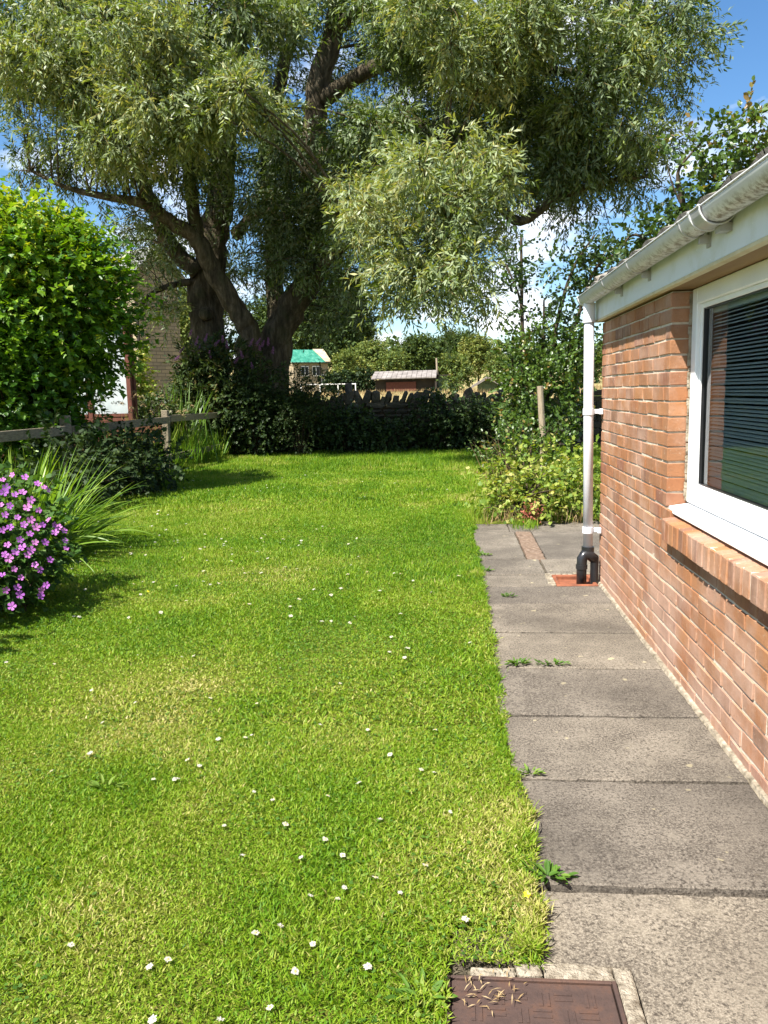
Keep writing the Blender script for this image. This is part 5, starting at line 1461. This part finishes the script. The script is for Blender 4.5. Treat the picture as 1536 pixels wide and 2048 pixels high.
# white rail in the field
wr = empty('white_rail', (at(660, 768, 40).x, 40, ground_z(0, 40)), label='white painted rail with end post in the straw-coloured field', category='rail')
r0v, r1v = at(598, 769, 40), at(712, 767.5, 40)
MB().bar(r0v, r1v, .045, .045).build('rail', M['white_paint'], wr)
for px in (602, 640, 676, 711):
    q = at(px, 768.3, 40); MB().tube([(q.x, 40, ground_z(q.x, 40) - .1), (q.x, 40, q.z)], .028, 6).build('post', M['white_paint'], wr)
# dark hedge behind the rail
h0, h1 = at(655, 765, 52), at(745, 765, 52)
shrub('field_hedge', 'dark clipped hedge behind the white rail left of the long shed', 'hedge', ((h0.x + h1.x) / 2, 52, ground_z(0, 52)), [((h0.x + (h1.x - h0.x) * (i + .5) / 4, 52, ground_z(0, 52) + .75), (.5, .5, .6), 1, .1) for i in range(4)], 1, 40, 6, .3, 0, .8, .16, .14, 'oval', 'dark_leaf', twigs=0)
# straw grass in the field
n = 9000
x, y = RNG.uniform(-14, 8, n), RNG.uniform(22, 48, n)
P = np.stack([x, y, terrain_z(x, y) - .02], 1); az = RNG.uniform(0, 6.28, n); ln = RNG.uniform(0, .5, n)
link('field_grass', leaf_mesh('field_grass', P, np.stack([np.cos(az) * np.sin(ln), np.sin(az) * np.sin(ln), np.cos(ln)], 1), rvec(n), RNG.uniform(.12, .32, n), np.full(n, .02), np.clip(RNG.normal(.55, .25, n), 0, 1), 'kite', M['dry_leaf']),
     label='straw-coloured long grass in the field beyond the wall', category='grass', kind='stuff')

# background trees and bushes
def far_tree(name, label, px, ptop, pbot, Y_, rw, tint, n_per=7, L=.30, cat='tree', mat='far_leaf', group='trees beyond the field'):
    top, bot = at(px, ptop, Y_), at(px, pbot, Y_)
    h = top.z - bot.z; a = rw * Y_ / FPX; gz = ground_z(bot.x, Y_) - .1
    e = empty(name, (bot.x, Y_, gz), label=label, category=cat, group=group)
    c = Vector((bot.x, Y_, (top.z + bot.z) / 2))
    cl = [(c, (a * .8, a * .7, h * .42), .8, tint)]
    for j in range(9):
        u = rvec(1)[0]; u[1] = -abs(u[1])
        s = random.uniform(.28, .45)
        cl.append((c + Vector((u[0] * a * .7, u[1] * a * .5, u[2] * h * .36)), (a * s, a * s, h * s * .75), 1, min(1, max(0, tint + random.uniform(-.15, .15)))))
    arr, tw = twig_cloud(cl, n_per * (12 / max(Y_, 12)) ** .7, 7, L * 2.2, .1, .7, L, L * .6, up=.8, surf=2.4, tint_j=.25, zmin=gz)
    link('crown', leaf_mesh('crown', *arr, 'kite', M[mat]), e)
    mb = MB(); r_ = max(.05, h * .022)
    limb(mb, [(Vector((bot.x, Y_, gz)), r_ * 1.6), (Vector((bot.x, Y_, (gz + c.z) / 2)), r_), (c, r_ * .7), (Vector((bot.x, Y_, top.z - h * .12)), r_ * .2)], 8, 5)
    for cc, rr, _, _ in cl[1:]:
        limb(mb, [(Vector((bot.x, Y_, (gz + c.z) / 2)), r_ * .6), (Vector(cc), r_ * .15)], 5, 4)
    mb.build('trunk', M['bark_thin'], e, smooth=True)
far_tree('broadleaf_tree', 'tall dark tree rising right behind the willow above the green roof', 672, 520, 745, 98, 95, .18, 17, .46)
far_tree('broadleaf_tree', 'dark tree crown filling the gap below the willow left of the tall dark tree', 585, 600, 735, 102, 90, .16, 15, .46)
far_tree('broadleaf_tree', 'dark tree mass behind the willow trunk and stone house', 400, 560, 740, 90, 90, .45, 13, .44)
far_tree('young_tree', 'light green bushy tree above the left end of the long shed', 735, 684, 757, 75, 46, .62, 34, .22)
far_tree('young_tree', 'light green bush between the tall dark tree and the shed', 700, 705, 757, 70, 34, .68, 34, .2)
far_tree('young_tree', 'grey-green bushy tree above the middle of the long shed', 785, 702, 752, 72, 36, .58, 34, .2)
far_tree('young_tree', 'small bright bush right of the green-roofed house', 672, 742, 765, 58, 20, .75, 40, .18)
far_tree('oak_tree', 'dark green rounded tree behind the middle of the shed', 820, 676, 755, 120, 55, .25, 34, .36)
far_tree('oak_tree', 'dark green spreading tree behind the pale pole', 893, 668, 752, 125, 62, .25, 34, .36)
far_tree('ash_tree', 'yellow-green domed tree on the skyline right of the oaks', 957, 681, 752, 110, 44, .78, 36, .32)
far_tree('young_tree', 'green bushy tree below the yellow-green dome', 915, 712, 764, 70, 36, .50, 34, .22)
far_tree('young_tree', 'pale green tree left of the climbing fruit tree', 1003, 708, 768, 80, 40, .55, 34, .22)
far_tree('young_tree', 'low green bush in front of the dark hut', 905, 752, 786, 36, 22, .5, 40, .13, cat='bush')
far_tree('young_tree', 'green tree showing between the stems of the fruit tree', 1075, 690, 775, 85, 45, .5, 30, .24)
far_tree('young_tree', 'green tree behind the downpipe', 1150, 690, 780, 85, 50, .5, 30, .24)
far_tree('young_tree', 'sunlit green tree between the stone house and the willow trunk', 378, 600, 720, 48, 40, .7, 26, .2)

# wooded hill on the skyline
cl = []
for i in range(60):
    x_ = -150 + i * 6.5; y_ = 330 + random.uniform(-20, 20)
    cl.append(((x_, y_, ground_z(x_, y_) + random.uniform(1, 4)), (7, 7, 6.5), 1, random.uniform(.05, .3)))
arr, tw = twig_cloud(cl, .12, 5, 2.2, .1, .7, 2.2, 1.7, up=.8, surf=2.6, tint_j=.2, zmin=-5)
link('far_woodland', leaf_mesh('far_woodland', *arr, 'kite', M['far_leaf']), label='dark wooded hill on the far skyline', category='woodland', kind='stuff')
